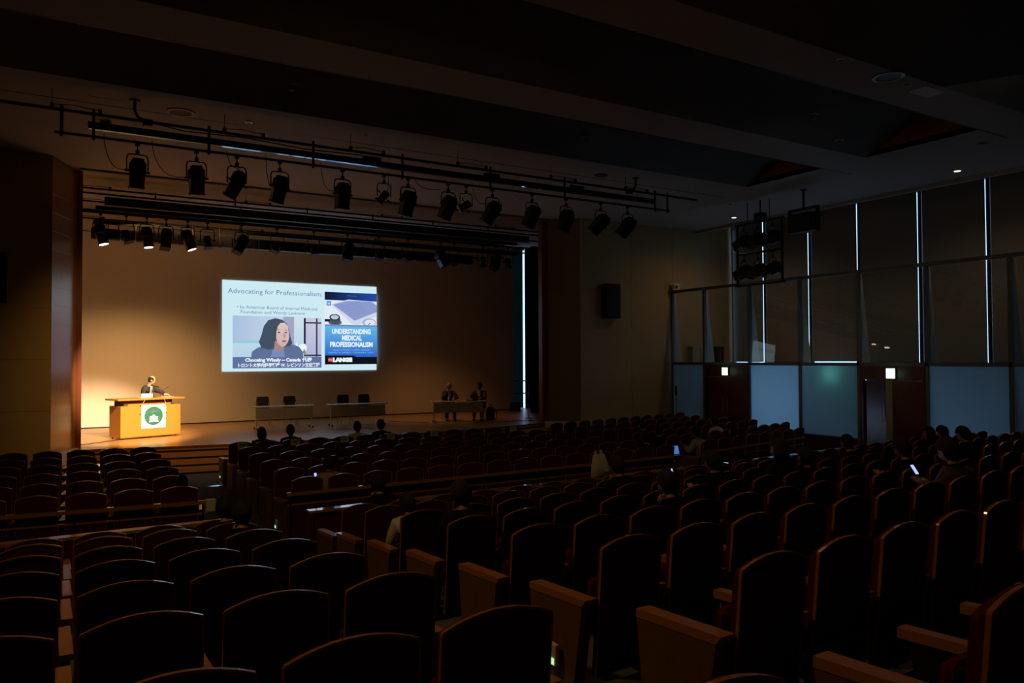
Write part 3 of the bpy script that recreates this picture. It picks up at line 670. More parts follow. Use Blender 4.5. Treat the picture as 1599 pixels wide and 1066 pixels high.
b = MB(); b.bbox(0, .33, 0, .23, 0, .018, .004); b.build('keyboard_base', white_paint, t); b = MB(); b.bbox(0, .33, -.012, 0, .01, .12, .003); o = b.build('lid', white_paint, t)
b = MB(); b.box(.01, .32, 0.0005, .003, .02, .11); b.build('screen', plastic_black, o)
t = thing('microphone_stand', 'short silver desk microphone stand with two microphones on the lectern', 'microphone', onl(1.06, .32, 1.14), LR)
b = MB(); b.lathe([(.08, 0), (.08, .012), (.02, .02), (.012, .03)], 0, 0, 18); b.build('base', dark_metal, t)
b = MB(); b.tube([(0, 0, .02), (0, 0, .28)], .016, 10); b.build('stem', chrome, t)
b = MB(); b.tube([(0, 0, .28), (-.01, -.01, .33)], .009, 8); b.tube([(.16, -.03, .29), (-.08, .0, .36)], [.013, .015], 10); o = b.build('microphone', dark_metal, t)
b = MB(); b.ball((-.10, 0, .366), .025); b.build('mesh_head', chrome, o)
b = MB(); b.tube([(.2, 0, 0), (.24, .02, .18), (.34, .05, .22), (.45, .06, .28)], .004, 6); b.ball((.46, .06, .285), .012); b.build('gooseneck', dark_metal, t)
b = MB(); b.box(0, .22, 0, .3, 0, .006); tag(b.build('paper_sheet', paper, None, onl(1.36, .1, 1.142), LR+.2), "white paper sheet by the speaker's hand on lectern", 'paper')
cb = MB(); rc = random.Random(5)
cb.tube([(.85+1.05*i/24, 23.22+.95*(i/24)**1.2+.05*math.sin(i*.9), .612) for i in range(25)], .011, 6); tag(cb.build('power_cable', plastic_black), 'black cable snaking along the stage floor to lectern', 'cable')
# ------------------------------------------------------------------ stage tables, chairs
def make_table(lab, loc, rz, L, group='folding tables on the stage'):
    t = thing('folding_table', lab, 'table', loc, rz, group)
    b = MB(); b.bbox(-L/2, L/2, -.22, .26, .70, .735, .008); b.build('table_top', table_top_m, t)
    b = MB(); b.box(-L/2+.09, L/2-.09, -.19, -.175, .34, .68); mp_ = b.build('modesty_panel', modesty_m, t)
    b = MB(); b.box(-.004, .004, -.1915, -.19, .34, .68); b.build('seam', dark_metal, mp_)
    for sx in (-1, 1):
        x = sx*(L/2-.10)
        b = MB(); b.tube([(x, 0, .70), (x, .0, .40), (x+.0, -.04, .10), (x, -.22, .07)], .02, 8); b.tube([(x, -.04, .10), (x, .24, .07)], .02, 8); lg_ = b.build('leg', leg_m, t)
        for y in (-.22, .24):
            b = MB(); b.tube([(x-.018, y, .034), (x+.018, y, .034)], .034, 12); b.build('caster', plastic_black, lg_)
    b = MB(); b.tube([(-L/2+.1, .05, .62), (L/2-.1, .05, .62)], .014, 8); b.build('cross_bar', leg_m, t)
    return t
make_table('leftmost long pale folding table beside the lectern, empty chairs behind it', (6.72, 25.15, .6), R_(-3), 1.95)
make_table('middle long pale folding table with two empty black chairs behind it', (9.13, 24.95, .6), R_(-6), 2.0)
make_table('right folding table where the two seated panelists sit', (12.62, 24.32, .6), R_(-17), 1.92)
def make_chair(lab, loc, rz, group):
    t = thing('stacking_chair', lab, 'chair', loc, rz, group)
    b = MB(); b.bbox(-.22, .22, -.22, .20, .42, .46, .015); b.build('seat', plastic_black, t)
    b = MB(); b.prism([(-.21, .52), (.21, .52), (.22, .76), (.19, .98), (.15, 1.0), (-.15, 1.0), (-.19, .98), (-.22, .76)], .20, .235, 'y'); b.v = [(x, y+(z-.5)*.15, z) for x, y, z in b.v]; b.build('backrest', plastic_black, t)
    for sx in (-1, 1):
        for sy in (-1, 1):
            b = MB(); b.tube([(sx*.19, sy*.17, .43), (sx*.21, sy*.22, 0)], .011, 6); b.build('leg', leg_m, t)
        b = MB(); b.tube([(sx*.19, .19, .43), (sx*.19, .25, .80)], .010, 6); b.build('back_support', leg_m, t)
    return t
for i, (x, y, lab) in enumerate(((6.28, 25.9, 'empty black chair behind the leftmost table, nearer the lectern'), (7.15, 25.85, 'empty black chair behind the leftmost table, farther from the lectern'), (8.98, 25.75, 'empty black chair behind the middle table, left one'), (9.72, 25.7, 'empty black chair behind the middle table, right one'))):
    make_chair(lab, (x, y, .6), R_(-3), 'black chairs on the stage')
PA = R_(-17)
def onp(x, y, z=0): return (12.62+x*math.cos(PA)-y*math.sin(PA), 24.32+x*math.sin(PA)+y*math.cos(PA), .6+z)
make_chair('black chair under the bald panelist at the right table', onp(-.20, .78), PA+R_(0), 'black chairs on the stage')
make_chair('black chair under the dark-haired panelist at the right table', onp(.93, .74), PA+R_(0), 'black chairs on the stage')
def bottle(x, y, lab, h=.2):
    b = MB(); b.smooth = True; b.lathe([(.03, 0), (.032, .01), (.032, .12), (.012, .16), (.012, h-.02)], 0, 0, 14)
    t = thing('water_bottle', lab, 'bottle', onp(x, y, .735)); b.build('body', mat('clear_plastic_bottle', (.5, .5, .45), .2), t)
    b = MB(); b.lathe([(.014, h-.02), (.014, h)], 0, 0, 12); b.build('cap', white_paint, t)
bottle(-.33, .02, 'left water bottle in front of the bald panelist'); bottle(-.16, -.06, 'right water bottle in front of the bald panelist'); bottle(.30, .03, 'water bottle near the dark-haired panelist')
b = MB(); b.lathe([(.025, 0), (.035, .07)], 0, 0, 14); tag(b.build('cup', white_paint, None, onp(-.02, .0, .735)), 'small white cup between the panelists on the table', 'cup')
b = MB(); b.box(-.16, .16, -.1, .1, 0, .012); tag(b.build('papers', paper, None, onp(-.62, .02, .735), PA), 'white papers at the left end of the panelists\' table', 'paper')
t = thing('laptop', 'dark laptop on the table before the dark-haired panelist', 'laptop', onp(.52, .02, .735), PA); b = MB(); b.bbox(-.17, .17, -.11, .12, 0, .02, .004); b.build('keyboard_base', plastic_black, t); b = MB(); b.bbox(-.17, .17, -.13, -.115, .01, .03, .003); b.build('hinge', dark_metal, t)
# backpack beside the table
t = thing('backpack', 'black backpack standing on the stage right of the panel table', 'bag', onp(1.28, .45), PA)
b = MB(); b.smooth = True; b.lathe([(.10, 0), (.17, .03), (.18, .25), (.15, .42), (.07, .49)], 0, 0, 16); b.v = [(x*.9, y*.65, z) for x, y, z in b.v]; b.build('body', black_cloth, t)
b = MB(); b.bbox(-.11, .11, -.16, -.09, .05, .24, .02); b.build('front_pocket', black_cloth, t)
b = MB(); b.tube([(0, .05, .46), (.01, .05, .56), (.05, .05, .56), (.06, .05, .46)], .012, 6); b.build('handle', black_cloth, t)
b = MB(); b.tube([(.13, 0, .4), (.22, 0, .3), (.24, 0, .1), (.17, 0, .02)], .014, 6); b.build('strap', black_cloth, t)
t = thing('monitor_speaker', 'small black speaker on the floor at the end of backdrop', 'speaker', (17.2, 27.9, .6), R_(20)); b = MB(); b.prism([(-.2, 0), (.2, 0), (.14, .38), (-.14, .38)], -.16, .16, 'y'); b.build('cabinet', black_paint, t)
b = MB(); b.box(-.12, .12, -.17, -.16, .05, .32); b.build('grille', dark_metal, t)
t = thing('microphone_stand', 'tall thin microphone stand before the black drape at stage right', 'microphone stand', (15.5, 24.2, .6))
b = MB(); b.lathe([(.13, 0), (.13, .015), (.02, .03)], 0, 0, 18); b.build('base', dark_metal, t)
b = MB(); b.tube([(0, 0, .02), (0, 0, 1.3)], .012, 8); b.build('pole', chrome, t)
b = MB(); b.tube([(.02, 0, 1.3), (-.16, -.02, 1.55)], .010, 8); b.build('boom', dark_metal, t)
b = MB(); b.tube([(10.6+.9*i/14, 25.9-1.5*(i/14)+.12*math.sin(i*.7), .612) for i in range(15)], .009, 6); tag(b.build('floor_cable', plastic_black), 'thin dark cable on stage floor left of the panel table', 'cable')
b = MB(); b.tube([(12.9+2.2*i/14, 23.55-.3*(i/14)+.04*math.sin(i*.8), .612) for i in range(15)], .009, 6); tag(b.build('floor_cable', plastic_black), 'thin dark cable on stage floor right of the panel table', 'cable')
b = MB(); b.bbox(15.5, 15.8, 23.3, 23.5, .6, .68, .01); tag(b.build('cable_box', black_paint), 'small flat black box on the stage floor near the right edge', 'box')
b = MB(); b.box(16.70, 17.33, 21.02, 21.28, 4.22, 5.42); o = b.build('wall_speaker', black_paint); tag(o, 'tall dark loudspeaker recessed in the wood wall right of stage', 'speaker')
b = MB(); b.box(-1.30, -.68, 20.95, 21.09, 4.15, 5.30); o3 = b.build('wall_speaker', black_paint); tag(o3, 'dark loudspeaker on the left front wall, cut by the frame edge', 'speaker')
b = MB(); b.box(-1.28, -.70, 20.93, 20.95, 4.17, 5.28); b.build('grille', mat('dark_grille', (.02, .018, .016), .8), o3)
b = MB(); b.box(16.72, 17.31, 21.0, 21.02, 4.24, 5.40); b.build('grille', mat('dark_grille', (.02, .018, .016), .8), o)
for nm, x0, x1, z0, z1, lab in (('wall_cabinet', 20.75, 21.55, 2.55, 3.25, 'wide grey cabinet on the wall seen through the first glass bay'), ('wall_cabinet', 22.0, 22.4, 2.55, 3.25, 'narrow black cabinet on the wall seen through the second glass bay')):
    b = MB(); b.bbox(x0, x1, 21.0, 21.28, z0, z1, .01); o = b.build(nm, modesty_m if 'grey' in lab else black_paint); tag(o, lab, 'cabinet')
    b = MB(); b.box((x0+x1)/2-.012, (x0+x1)/2+.012, 20.99, 21.0, z0+.02, z1-.02); b.build('door_gap', alum, o)
# camera on the end mullion
t = thing('wall_camera', 'white remote camera on a bracket at the partition corner', 'camera', (XP-.02, 21.05, ZT+.05), R_(-30))
b = MB(); b.bbox(-.12, .12, -.12, .12, 0, .03, .005); b.build('bracket', white_paint, t); b = MB(); b.bbox(-.10, .10, -.10, .14, .04, .20, .02); o = b.build('head', white_paint, t)
b = MB(); b.tube([(0, -.10, .12), (0, -.14, .12)], .045, 14); b.build('lens', plastic_black, o)
b = MB(); b.bbox(-.14, .18, -.02, .14, .22, .25, .004); b.build('sun_shade', white_paint, t)
b = MB(); b.tube([(XP-.12, 21.0, .5), (XP-.12, 21.0, 1.5)], .012, 6); b.bbox(XP-.15, XP-.09, 20.97, 21.03, 1.45, 1.8, .01); tag(b.build('umbrella', black_cloth), 'furled dark umbrella-like pole leaning in the partition corner', 'pole')
# ================================================================== PEOPLE
def skin_mesh(vs, es, root=0, sub=1):
    # vs: list of (pos, rx, ry); grown into one continuous surface with a Skin modifier
    me = bpy.data.meshes.new('g'); me.from_pydata([v[0] for v in vs], es, [])
    o = bpy.data.objects.new('g', me); C.objects.link(o)
    o.modifiers.new('s', 'SKIN'); m2 = o.modifiers.new('u', 'SUBSURF'); m2.levels = sub
    if not me.skin_vertices: 
        bpy.context.view_layer.objects.active = o; bpy.ops.mesh.customdata_skin_add()
    for i, v in enumerate(vs):
        me.skin_vertices[0].data[i].radius = (v[1], v[2]); me.skin_vertices[0].data[i].use_root = (i == root)
    bpy.context.view_layer.update()
    out = bpy.data.meshes.new_from_object(o.evaluated_get(bpy.context.evaluated_depsgraph_get()))
    r = ([v.co.copy() for v in out.vertices], [tuple(p.vertices) for p in out.polygons])
    bpy.data.objects.remove(o); bpy.data.meshes.remove(me); bpy.data.meshes.remove(out)
    return r
def head_parts(c, yawd=0, pitchd=0, rolld=0, hair='short', s=1.08):
    """returns (skin MB, hair MB, eye MB) for a head centred at c; at zero turn it looks along +y"""
    T = Matrix.Translation(c) @ Matrix.Rotation(R_(yawd), 4, 'Z') @ Matrix.Rotation(R_(pitchd), 4, 'X') @ Matrix.Rotation(R_(rolld), 4, 'Y') @ Matrix.Scale(s, 4)
    def shape(x, y, z):   # unit sphere -> head
        X, Y, Z = x*.077, y*.096, z*.118
        if z < 0:
            k = 1-.42*(-z)**1.6; X *= k; Y = Y*(1-.18*(-z)) + .012*(-z)
        if y > 0:
            w_ = math.exp(-((x/.16)**2)); Y += .020*w_*math.exp(-((z+.16)/.20)**2)       # nose
            Y -= .010*math.exp(-((abs(x)-.38)/.18)**2)*math.exp(-((z-.06)/.13)**2)        # eye sockets
            Y += .006*w_*math.exp(-((z+.52)/.09)**2) + .006*w_*math.exp(-((z+.85)/.2)**2)  # lips, chin
        return (X, Y, Z)
    sk = MB(); sk.T = T; sk.smooth = True; n, m = 24, 18; vs = []; fs = []
    for j in range(m+1):
        th = math.pi*j/m
        for k in range(n):
            an = 2*math.pi*k/n; vs.append(shape(math.sin(th)*math.cos(an), math.sin(th)*math.sin(an), math.cos(th)))
    for j in range(m):
        for k in range(n): fs.append((j*n+k, (j+1)*n+k, (j+1)*n+(k+1) % n, j*n+(k+1) % n))
    sk.add(vs, fs)
    for sx in (-1, 1): sk.ball((sx*.076, -.006, -.008), .03, 8, 6, (.35, .6, 1))
    hr = MB(); hr.T = T; hr.smooth = True
    def cover(x, y, z):
        if hair == 'bald': return y < .42 and -.55+max(0, y+.1) < z < .62-.25*max(0, y)
        if hair == 'long': return (z > .42-.1*y) or (y < .30)
        return (z > .32 if y > .42 else z > -.85+1.7*max(0, y+.2))
    vs2 = []; rg2 = random.Random(4)
    for j in range(m+1):
        th = math.pi*j/m
        for k in range(n):
            an = 2*math.pi*k/n; x, y, z = math.sin(th)*math.cos(an), math.sin(th)*math.sin(an), math.cos(th)
            X, Y, Z = shape(x, y, z); q = 1.17 if hair != 'bald' else 1.045
            q += rg2.uniform(-.012, .018)
            X, Y, Z = X*q, Y*q, Z*(q+.02)
            if hair == 'long' and z < -.1 and y < .3: X *= 1.25; Z *= 1.5; Y = Y*1.0-.01
            vs2.append((X, Y, Z))
    fs2 = []
    for j in range(m):
        for k in range(n):
            th = math.pi*(j+.5)/m; an = 2*math.pi*(k+.5)/n
            if cover(math.sin(th)*math.cos(an), math.sin(th)*math.sin(an), math.cos(th)): fs2.append(fs[j*n+k])
    vs3 = [(x*.9, y*.9, z*.9) for x, y, z in vs2]
    hr.add(vs2, fs2); 
    ey = MB(); ey.T = T; ey.smooth = True
    for sx in (-1, 1): ey.ball((sx*.029, .082, .007), .010, 8, 6, (1.2, .5, .6))
    br = MB(); br.T = T
    for sx in (-1, 1): br.box(sx*.029-.017, sx*.029+.017, .086, .094, .025, .030)
    mo = MB(); mo.T = T; mo.box(-.022, .022, .082, .0925, -.064, -.058)
    return sk, hr, ey, br, mo
def hand_mb(mb, p, d, palm_n, s=1.0, curl=.5, side=1):
    """palm + four unequal bent fingers + thumb from wrist p along direction d"""
    p = Vector(p); d = Vector(d).normalized(); nrm = Vector(palm_n); nrm = (nrm-d*nrm.dot(d)).normalized(); u = d.cross(nrm)*side
    mb.tube([p, p+d*.03*s, p+d*.08*s], [.024*s, .034*s, .036*s], 8)
    for i, (o_, L_) in enumerate(((-.027, .066), (-.009, .076), (.009, .071), (.026, .056))):
        q = p+d*.075*s+u*o_*s; d2 = (d-nrm*curl*.5).normalized(); d3 = (d-nrm*curl*1.3).normalized()
        mb.tube([q, q+d*.02*s, q+d*.02*s+d2*L_*.45*s, q+d*.02*s+d2*L_*.45*s+d3*L_*.45*s], [.0095*s, .0095*s, .0085*s, .0065*s], 6)
    q = p+d*.025*s-u*.026*s
    mb.tube([q, q-u*.022*s+d*.028*s-nrm*.01*s, q-u*.022*s+d*.055*s-nrm*.022*s], [.012*s, .011*s, .009*s], 6)
def figure(P, headargs, curl=.5):
    """P: joint dict. Builds body (one mesh), jacket, trousers, hair, shoes; returns dict of MBs"""
    V = []; E = []; ix = {}
    def add(k, r, par=None):
        ix[k] = len(V); V.append((P[k], r[0], r[1])); 
        if par: E.append((ix[par], ix[k]))
    rad = dict(pelvis=(.135, .105), spine=(.12, .09), chest=(.115, .085), neck=(.050, .053), skull=(.05, .05), shL=(.052, .052), elL=(.043, .043), wrL=(.027, .027), shR=(.052, .052), elR=(.043, .043), wrR=(.027, .027),
               hipL=(.085, .085), knL=(.058, .058), anL=(.038, .038), toL=(.036, .03), hipR=(.085, .085), knR=(.058, .058), anR=(.038, .038), toR=(.036, .03))
    ch = [('pelvis', None), ('spine', 'pelvis'), ('chest', 'spine'), ('neck', 'chest'), ('skull', 'neck'), ('shL', 'chest'), ('elL', 'shL'), ('wrL', 'elL'), ('shR', 'chest'), ('elR', 'shR'), ('wrR', 'elR'),
          ('hipL', 'pelvis'), ('knL', 'hipL'), ('anL', 'knL'), ('toL', 'anL'), ('hipR', 'pelvis'), ('knR', 'hipR'), ('anR', 'knR'), ('toR', 'anR')]
    for k, par in ch: add(k, rad[k], par)
    body = MB(); body.smooth = True; body.add(*skin_mesh(V, E))
    hp = head_parts(*headargs)
    body.v += hp[0].v; off = len(body.v)-len(hp[0].v); body.f += [tuple(i+off for i in f) for f in hp[0].f]; body.m += hp[0].m; body.sm += hp[0].sm
    for sd, sg in (('L', -1), ('R', 1)):
        w_ = Vector(P['wr'+sd]); e_ = Vector(P['el'+sd]); hd = P.get('hd'+sd, tuple(w_-e_)); hand_mb(body, w_, hd, P.get('hn'+sd, (0, 0, 1)), 1.0, curl, sg)
    def sub(keys, k_, root):
        V2 = []; E2 = []; i2 = {}
        for k, par in ch:
            if k in keys:
                i2[k] = len(V2); r = rad[k]; V2.append((P[k], r[0]*k_+.02, r[1]*k_+.02))
                if par in i2: E2.append((i2[par], i2[k]))
        return skin_mesh(V2, E2, i2[root])
    P2 = dict(P)
    jk = MB(); jk.smooth = True
    # neckline just above the chest, cuffs at the wrists
    save = dict(rad); rad['wrL'] = rad['wrR'] = (.033, .033); rad['elL'] = rad['elR'] = (.05, .05); rad['neckb'] = (.075, .075); rad['shL'] = rad['shR'] = (.072, .07); rad['chest'] = (.14, .10)
    P['neckb'] = tuple(Vector(P['chest']).lerp(Vector(P['neck']), .88)); ch.insert(3, ('neckb', 'chest'))
    jk.add(*sub(('pelvis', 'spine', 'chest', 'neckb', 'shL', 'elL', 'wrL', 'shR', 'elR', 'wrR'), 1.08, 'pelvis'))
    rad.update(save)
    for sd in 'LR': P['an'+sd] = (P['an'+sd][0], P['an'+sd][1], P['an'+sd][2]-.035)
    tr = MB(); tr.smooth = True; tr.add(*sub(('pelvis', 'hipL', 'knL', 'anL', 'hipR', 'knR', 'anR'), 1.10, 'pelvis'))
    sh = MB(); sh.smooth = True
    for sd in 'LR':
        a_, t_ = Vector(P['an'+sd]), Vector(P['to'+sd]); d_ = (t_-a_); d_.z = 0; d_.normalize(); z0 = P['to'+sd][2]
        sh.tube([Vector((a_.x, a_.y, z0))-d_*.06, Vector((a_.x, a_.y, z0))-d_*.02, Vector((t_.x, t_.y, z0-.005)), Vector((t_.x, t_.y, z0-.01))+d_*.05], [.034, .044, .044, .025], 10)
    return dict(body=body, jacket=jk, trousers=tr, hair=hp[1], eyes=hp[2], brows=hp[3], mouth=hp[4], shoes=sh)
def assemble(fig, name, label, loc, rz, mats, group=None, extra=()):
    t = thing('person', label, 'person', loc, rz, group)
    body = fig['body'].build('body', mats['skin'], t)
    fig['hair'].build('hair', mats['hair'], t); fig['jacket'].build(mats.get('top_name', 'jacket'), mats['top'], t); fig['trousers'].build('trousers', mats['legs'], t)
    sh = fig['shoes'].build('shoes', plastic_black, t)
    fig['eyes'].build('eyes', plastic_black, body); fig['brows'].build('eyebrows', mats['hair'], body); fig['mouth'].build('mouth', mat('lips', (.35, .12, .10), .5), body)
    return t
def seated(lean_=0, hands='lap', head=(0, -8, 0), hair='short', hz=1.14, dz=0):
    P = dict(pelvis=(0, -.36, .53), spine=(0, -.37, .70), chest=(0, -.35, .90), neck=(0, -.32, 1.03), skull=(0, -.31, 1.09),
             shL=(-.18, -.34, .93), shR=(.18, -.34, .93), hipL=(-.09, -.28, .52), hipR=(.09, -.28, .52), knL=(-.12, .10, .50), knR=(.12, .10, .50),
             anL=(-.12, .13, .10), anR=(.12, .13, .10), toL=(-.12, .24, .045), toR=(.12, .24, .045))
    if hands == 'lap': P.update(elL=(-.22, -.26, .68), elR=(.22, -.26, .68), wrL=(-.09, -.06, .62), wrR=(.09, -.06, .62))
    elif hands == 'phone': P.update(elL=(-.22, -.20, .70), elR=(.20, -.20, .70), wrL=(-.09, .02, .80), wrR=(.08, .02, .78))
    elif hands == 'chin': P.update(elL=(-.20, -.10, .72), elR=(.22, -.24, .68), wrL=(-.07, -.16, .96), wrR=(.09, -.04, .62))
    if lean_:
        for k in ('chest', 'neck', 'skull', 'shL', 'shR'):
            x, y, z = P[k]; P[k] = (x, y+lean_*(z-.6), z-abs(lean_)*.05)
    cx, cyy, cz = P['skull']
    return figure(P, ((cx, cyy+.025, cz+.065), *head, hair))
VAR = {
 'plain': seated(0, 'lap', (10, -8, 0), 'short'), 'down': seated(.12, 'phone', (8, -26, 0), 'short'), 'long': seated(0, 'lap', (14, -5, 0), 'long'), 'chin': seated(.15, 'chin', (18, -16, 0), 'short')}
VM = {k: {p: mb.mesh(p, []) for p, mb in f.items()} for k, f in VAR.items()}
MATSET = {}
def aud(var, top, legs, hair):
    key = (var, top.name, legs.name, hair.name)
    if key not in MATSET:
        d = {}
        for p, me in VM[var].items():
            m2 = me.copy(); m2.materials.clear(); m2.materials.append({'body': skin_dim, 'jacket': top, 'trousers': legs, 'hair': hair, 'eyes': plastic_black, 'brows': hair, 'mouth': mat('lips', (.35, .12, .10), .5), 'shoes': plastic_black}[p]); d[p] = m2
        MATSET[key] = d
    return MATSET[key]
SLOT = {(s['sec'], s['blk'], s['row'], s['i']): s for s in ALL}
PEOPLE = [
 (('front','centre',5,1), -.04, .98, 'long', black_cloth, 'dark-haired person with tied hair in the front row, leftmost head before stage'),
 (('front','centre',5,2), .03, 1, 'plain', black_cloth, 'short dark-haired head second from left in the front row'),
 (('front','centre',5,5), -.10, 1, 'plain', white_cloth, 'front-row person in a pale collar, third head from left'),
 (('front','centre',5,6), -.08, 1.02, 'plain', black_cloth, 'front-row person in dark clothes, fourth head from left'),
 (('front','centre',1,2), -.13, 1, 'plain', black_cloth, 'dark-haired listener behind and above the one holding a lit phone'),
 (('front','centre',0,1), -.09, .97, 'down', beige_cloth, 'listener raising a lit phone at left, just before the handrail'),
 (('rear','centre',7,1), -.18, 1.0, 'chin', black_cloth, 'person in black leaning on the ledge beside the bright reflection'),
 (('rear','centre',5,0), .02, .86, 'plain', white_cloth, 'slumped person in a white shirt low in the aisle-end seat'),
 (('rear','centre',4,0), .10, .97, 'plain', black_cloth, 'big dark-haired person in black sitting alone near the left aisle'),
 (('front','right',2,1), 0, .95, 'plain', black_cloth, 'person whose face is turned sideways, leftmost of the far right group'),
 (('front','centre',0,13), -.15, .97, 'down', black_cloth, 'person in a dark suit bending down in the far right group'),
 (('front','right',1,0), -.05, .93, 'plain', black_cloth, 'dark figure behind the pair in the far right group'),
 (('front','right',0,0), .12, .95, 'down', beige_cloth, 'person in pale beige using the lit laptop at right'),
 (('front','right',1,4), -.05, 1, 'plain', white_cloth, 'person in a white shirt near the closed double door'),
 (('front','right',0,3), -.18, .9, 'long', black_cloth, 'small dark head right of the white-shirted person by double door'),
 (('rear','centre',4,8), .12, 1.05, 'long', black_cloth, 'woman with long dark hair sitting upright at right of centre'),
 (('rear','centre',4,6), .12, 1, 'down', black_cloth, 'person holding up a small lit phone right of centre'),
 (('rear','centre',5,5), .14, 1, 'chin', black_cloth, 'dark person beside the white plastic bag on the ledge'),
 (('rear','centre',3,3), .05, .93, 'chin', black_cloth, 'large dark head with lit cheek leaning left in mid rows'),
 (('rear','centre',4,9), .12, .93, 'plain', black_cloth, 'dark head between the long-haired woman and the open door'),
 (('rear','centre',5,14), -.08, .98, 'plain', black_cloth, 'person in a dark collar below the right edge of pale panel'),
 (('rear','centre',3,10), -.07, .98, 'down', black_cloth, 'broad dark figure bending in front of the open door'),
 (('rear','right',5,2), 0, .96, 'long', black_cloth, 'left of three silhouettes against the blue frosted panel'),
 (('rear','right',5,3), .10, .95, 'down', black_cloth, 'middle of three silhouettes against the blue frosted panel'),
 (('rear','right',4,0), .08, .97, 'down', black_cloth, 'right silhouette of three against the blue panel, phone below chin'),
 (('rear','centre',2,8), 0, 1, 'down', brown_cloth, 'large bowed head whose face is lit blue by a phone'),
 (('front','left',0,7), .05, .85, 'plain', black_cloth, 'small dark head in the front left block beside the aisle'),
 (('rear','left',6,7), 0, .93, 'plain', black_cloth, 'left of two dark heads together at the left aisle'),
 (('rear','left',5,7), -.02, .92, 'chin', black_cloth, 'right and larger of two dark heads at the left aisle'),
]
for k, dx, sc_, var, top, lab in PEOPLE:
    s = SLOT[k]; ms = aud(var, top, black_cloth, hair_m); a = s['a']
    t = thing('person', lab, 'person', (s['X']+dx*math.cos(a), s['Y']+dx*math.sin(a)+.02, s['z']), a, None); t.scale = (sc_, sc_, sc_)
    bo = link('body', ms['body'], t)
    for nm, p in (('hair', 'hair'), ('jacket', 'jacket'), ('trousers', 'trousers'), ('shoes', 'shoes')): link(nm, ms[p], t)
    for nm, p in (('eyes', 'eyes'), ('eyebrows', 'brows'), ('mouth', 'mouth')): link(nm, ms[p], bo)
# the speaker
P = dict(pelvis=(0, 0, .95), spine=(0, .03, 1.12), chest=(0, .09, 1.32), neck=(0, .155, 1.475), skull=(0, .19, 1.55), shL=(-.17, .12, 1.37), shR=(.17, .08, 1.37), elL=(-.12, .40, 1.30), wrL=(-.05, .60, 1.20), elR=(.21, .06, 1.10), wrR=(.16, .24, 1.12),
         hipL=(-.09, 0, .92), hipR=(.09, 0, .92), knL=(-.1, .03, .5), knR=(.1, .02, .5), anL=(-.1, 0, .09), anR=(.1, 0, .09), toL=(-.11, .12, .045), toR=(.11, .12, .045))
P['hdL'] = (.2, 1, -.1); P['hdR'] = (-.2, 1, .1)
f = figure(P, ((0, .215, 1.625), 24, -16, 0, 'bald'), .7)
spk = assemble(f, 'person', 'balding speaker in a charcoal suit and blue tie leaning at the lectern', (2.64, 25.40, .6), R_(-118), dict(skin=skin_m, hair=hair_m, top=suit_m, legs=suit_m))
b = MB(); b.prism([(-.045, 1.18), (.045, 1.18), (.075, 1.44), (.03, 1.475), (-.03, 1.475), (-.075, 1.44)], .0, .006, 'y')
b.v = [(x, .155+.155*0+y+(z-1.18)*.22+.035-abs(x)*.5, z) for x, y, z in b.v]; b.build('shirt', white_cloth, spk)
b = MB(); b.prism([(-.016, 1.16), (.016, 1.16), (.022, 1.36), (.012, 1.45), (-.012, 1.45), (-.022, 1.36)], .0, .006, 'y'); b.v = [(x, .162+y+(z-1.18)*.22+.035, z) for x, y, z in b.v]; b.build('tie', tie_m, spk)
for pp, dd in ((P['wrL'], (.2, 1, -.1)), (P['wrR'], (-.2, 1, .1))):
    b = MB(); d_ = Vector(dd).normalized(); b.tube([Vector(pp)-d_*.03, Vector(pp)+d_*.012], .033, 10); b.build('cuff', white_cloth, spk)
# the two panelists
def panelist(hands, head, hair):
    P = dict(pelvis=(0, 0, .56), spine=(0, .02, .74), chest=(0, .06, .96), neck=(0, .09, 1.10), skull=(0, .11, 1.17), shL=(-.18, .06, 1.0), shR=(.18, .06, 1.0), hipL=(-.09, .06, .55), hipR=(.09, .06, .55),
             knL=(-.13, .44, .52), knR=(.13, .44, .52), anL=(-.14, .46, .09), anR=(.14, .46, .09), toL=(-.14, .57, .045), toR=(.14, .57, .045))
    P.update(hands); return figure(P, ((0, .135, 1.235), *head, hair))
f = panelist(dict(elR=(.26, .40, .80), wrR=(.08, .24, 1.05), elL=(-.28, .28, .80), wrL=(-.12, .48, .80), hnL=(0, 0, 1), hnR=(0, -1, 0)), (-52, -2, 0), 'bald')
p1 = assemble(f, 'person', 'balding panelist in a dark suit resting his chin on his hand', onp(-.20, .80), PA+math.pi, dict(skin=skin_dim, hair=hair_grey, top=navy_m, legs=black_cloth))
f = panelist(dict(elR=(.27, .30, .82), wrR=(.20, .44, .98), elL=(-.24, .26, .80), wrL=(-.12, .50, .80)), (-58, 0, 0), 'short')
p2 = assemble(f, 'person', 'dark-haired panelist in a brown jacket and white shirt looking at the slide', onp(.95, .76), PA+math.pi+R_(-20), dict(skin=skin_dim, hair=hair_m, top=brown_cloth, legs=black_cloth))
for q in (p1, p2):
    b = MB(); b.prism([(-.035, .86), (.035, .86), (.06, 1.06), (.02, 1.10), (-.02, 1.10), (-.06, 1.06)], .0, .006, 'y'); b.v = [(x, .185+y+(z-.9)*.08-abs(x)*.5, z) for x, y, z in b.v]; b.build('shirt', white_cloth, q)
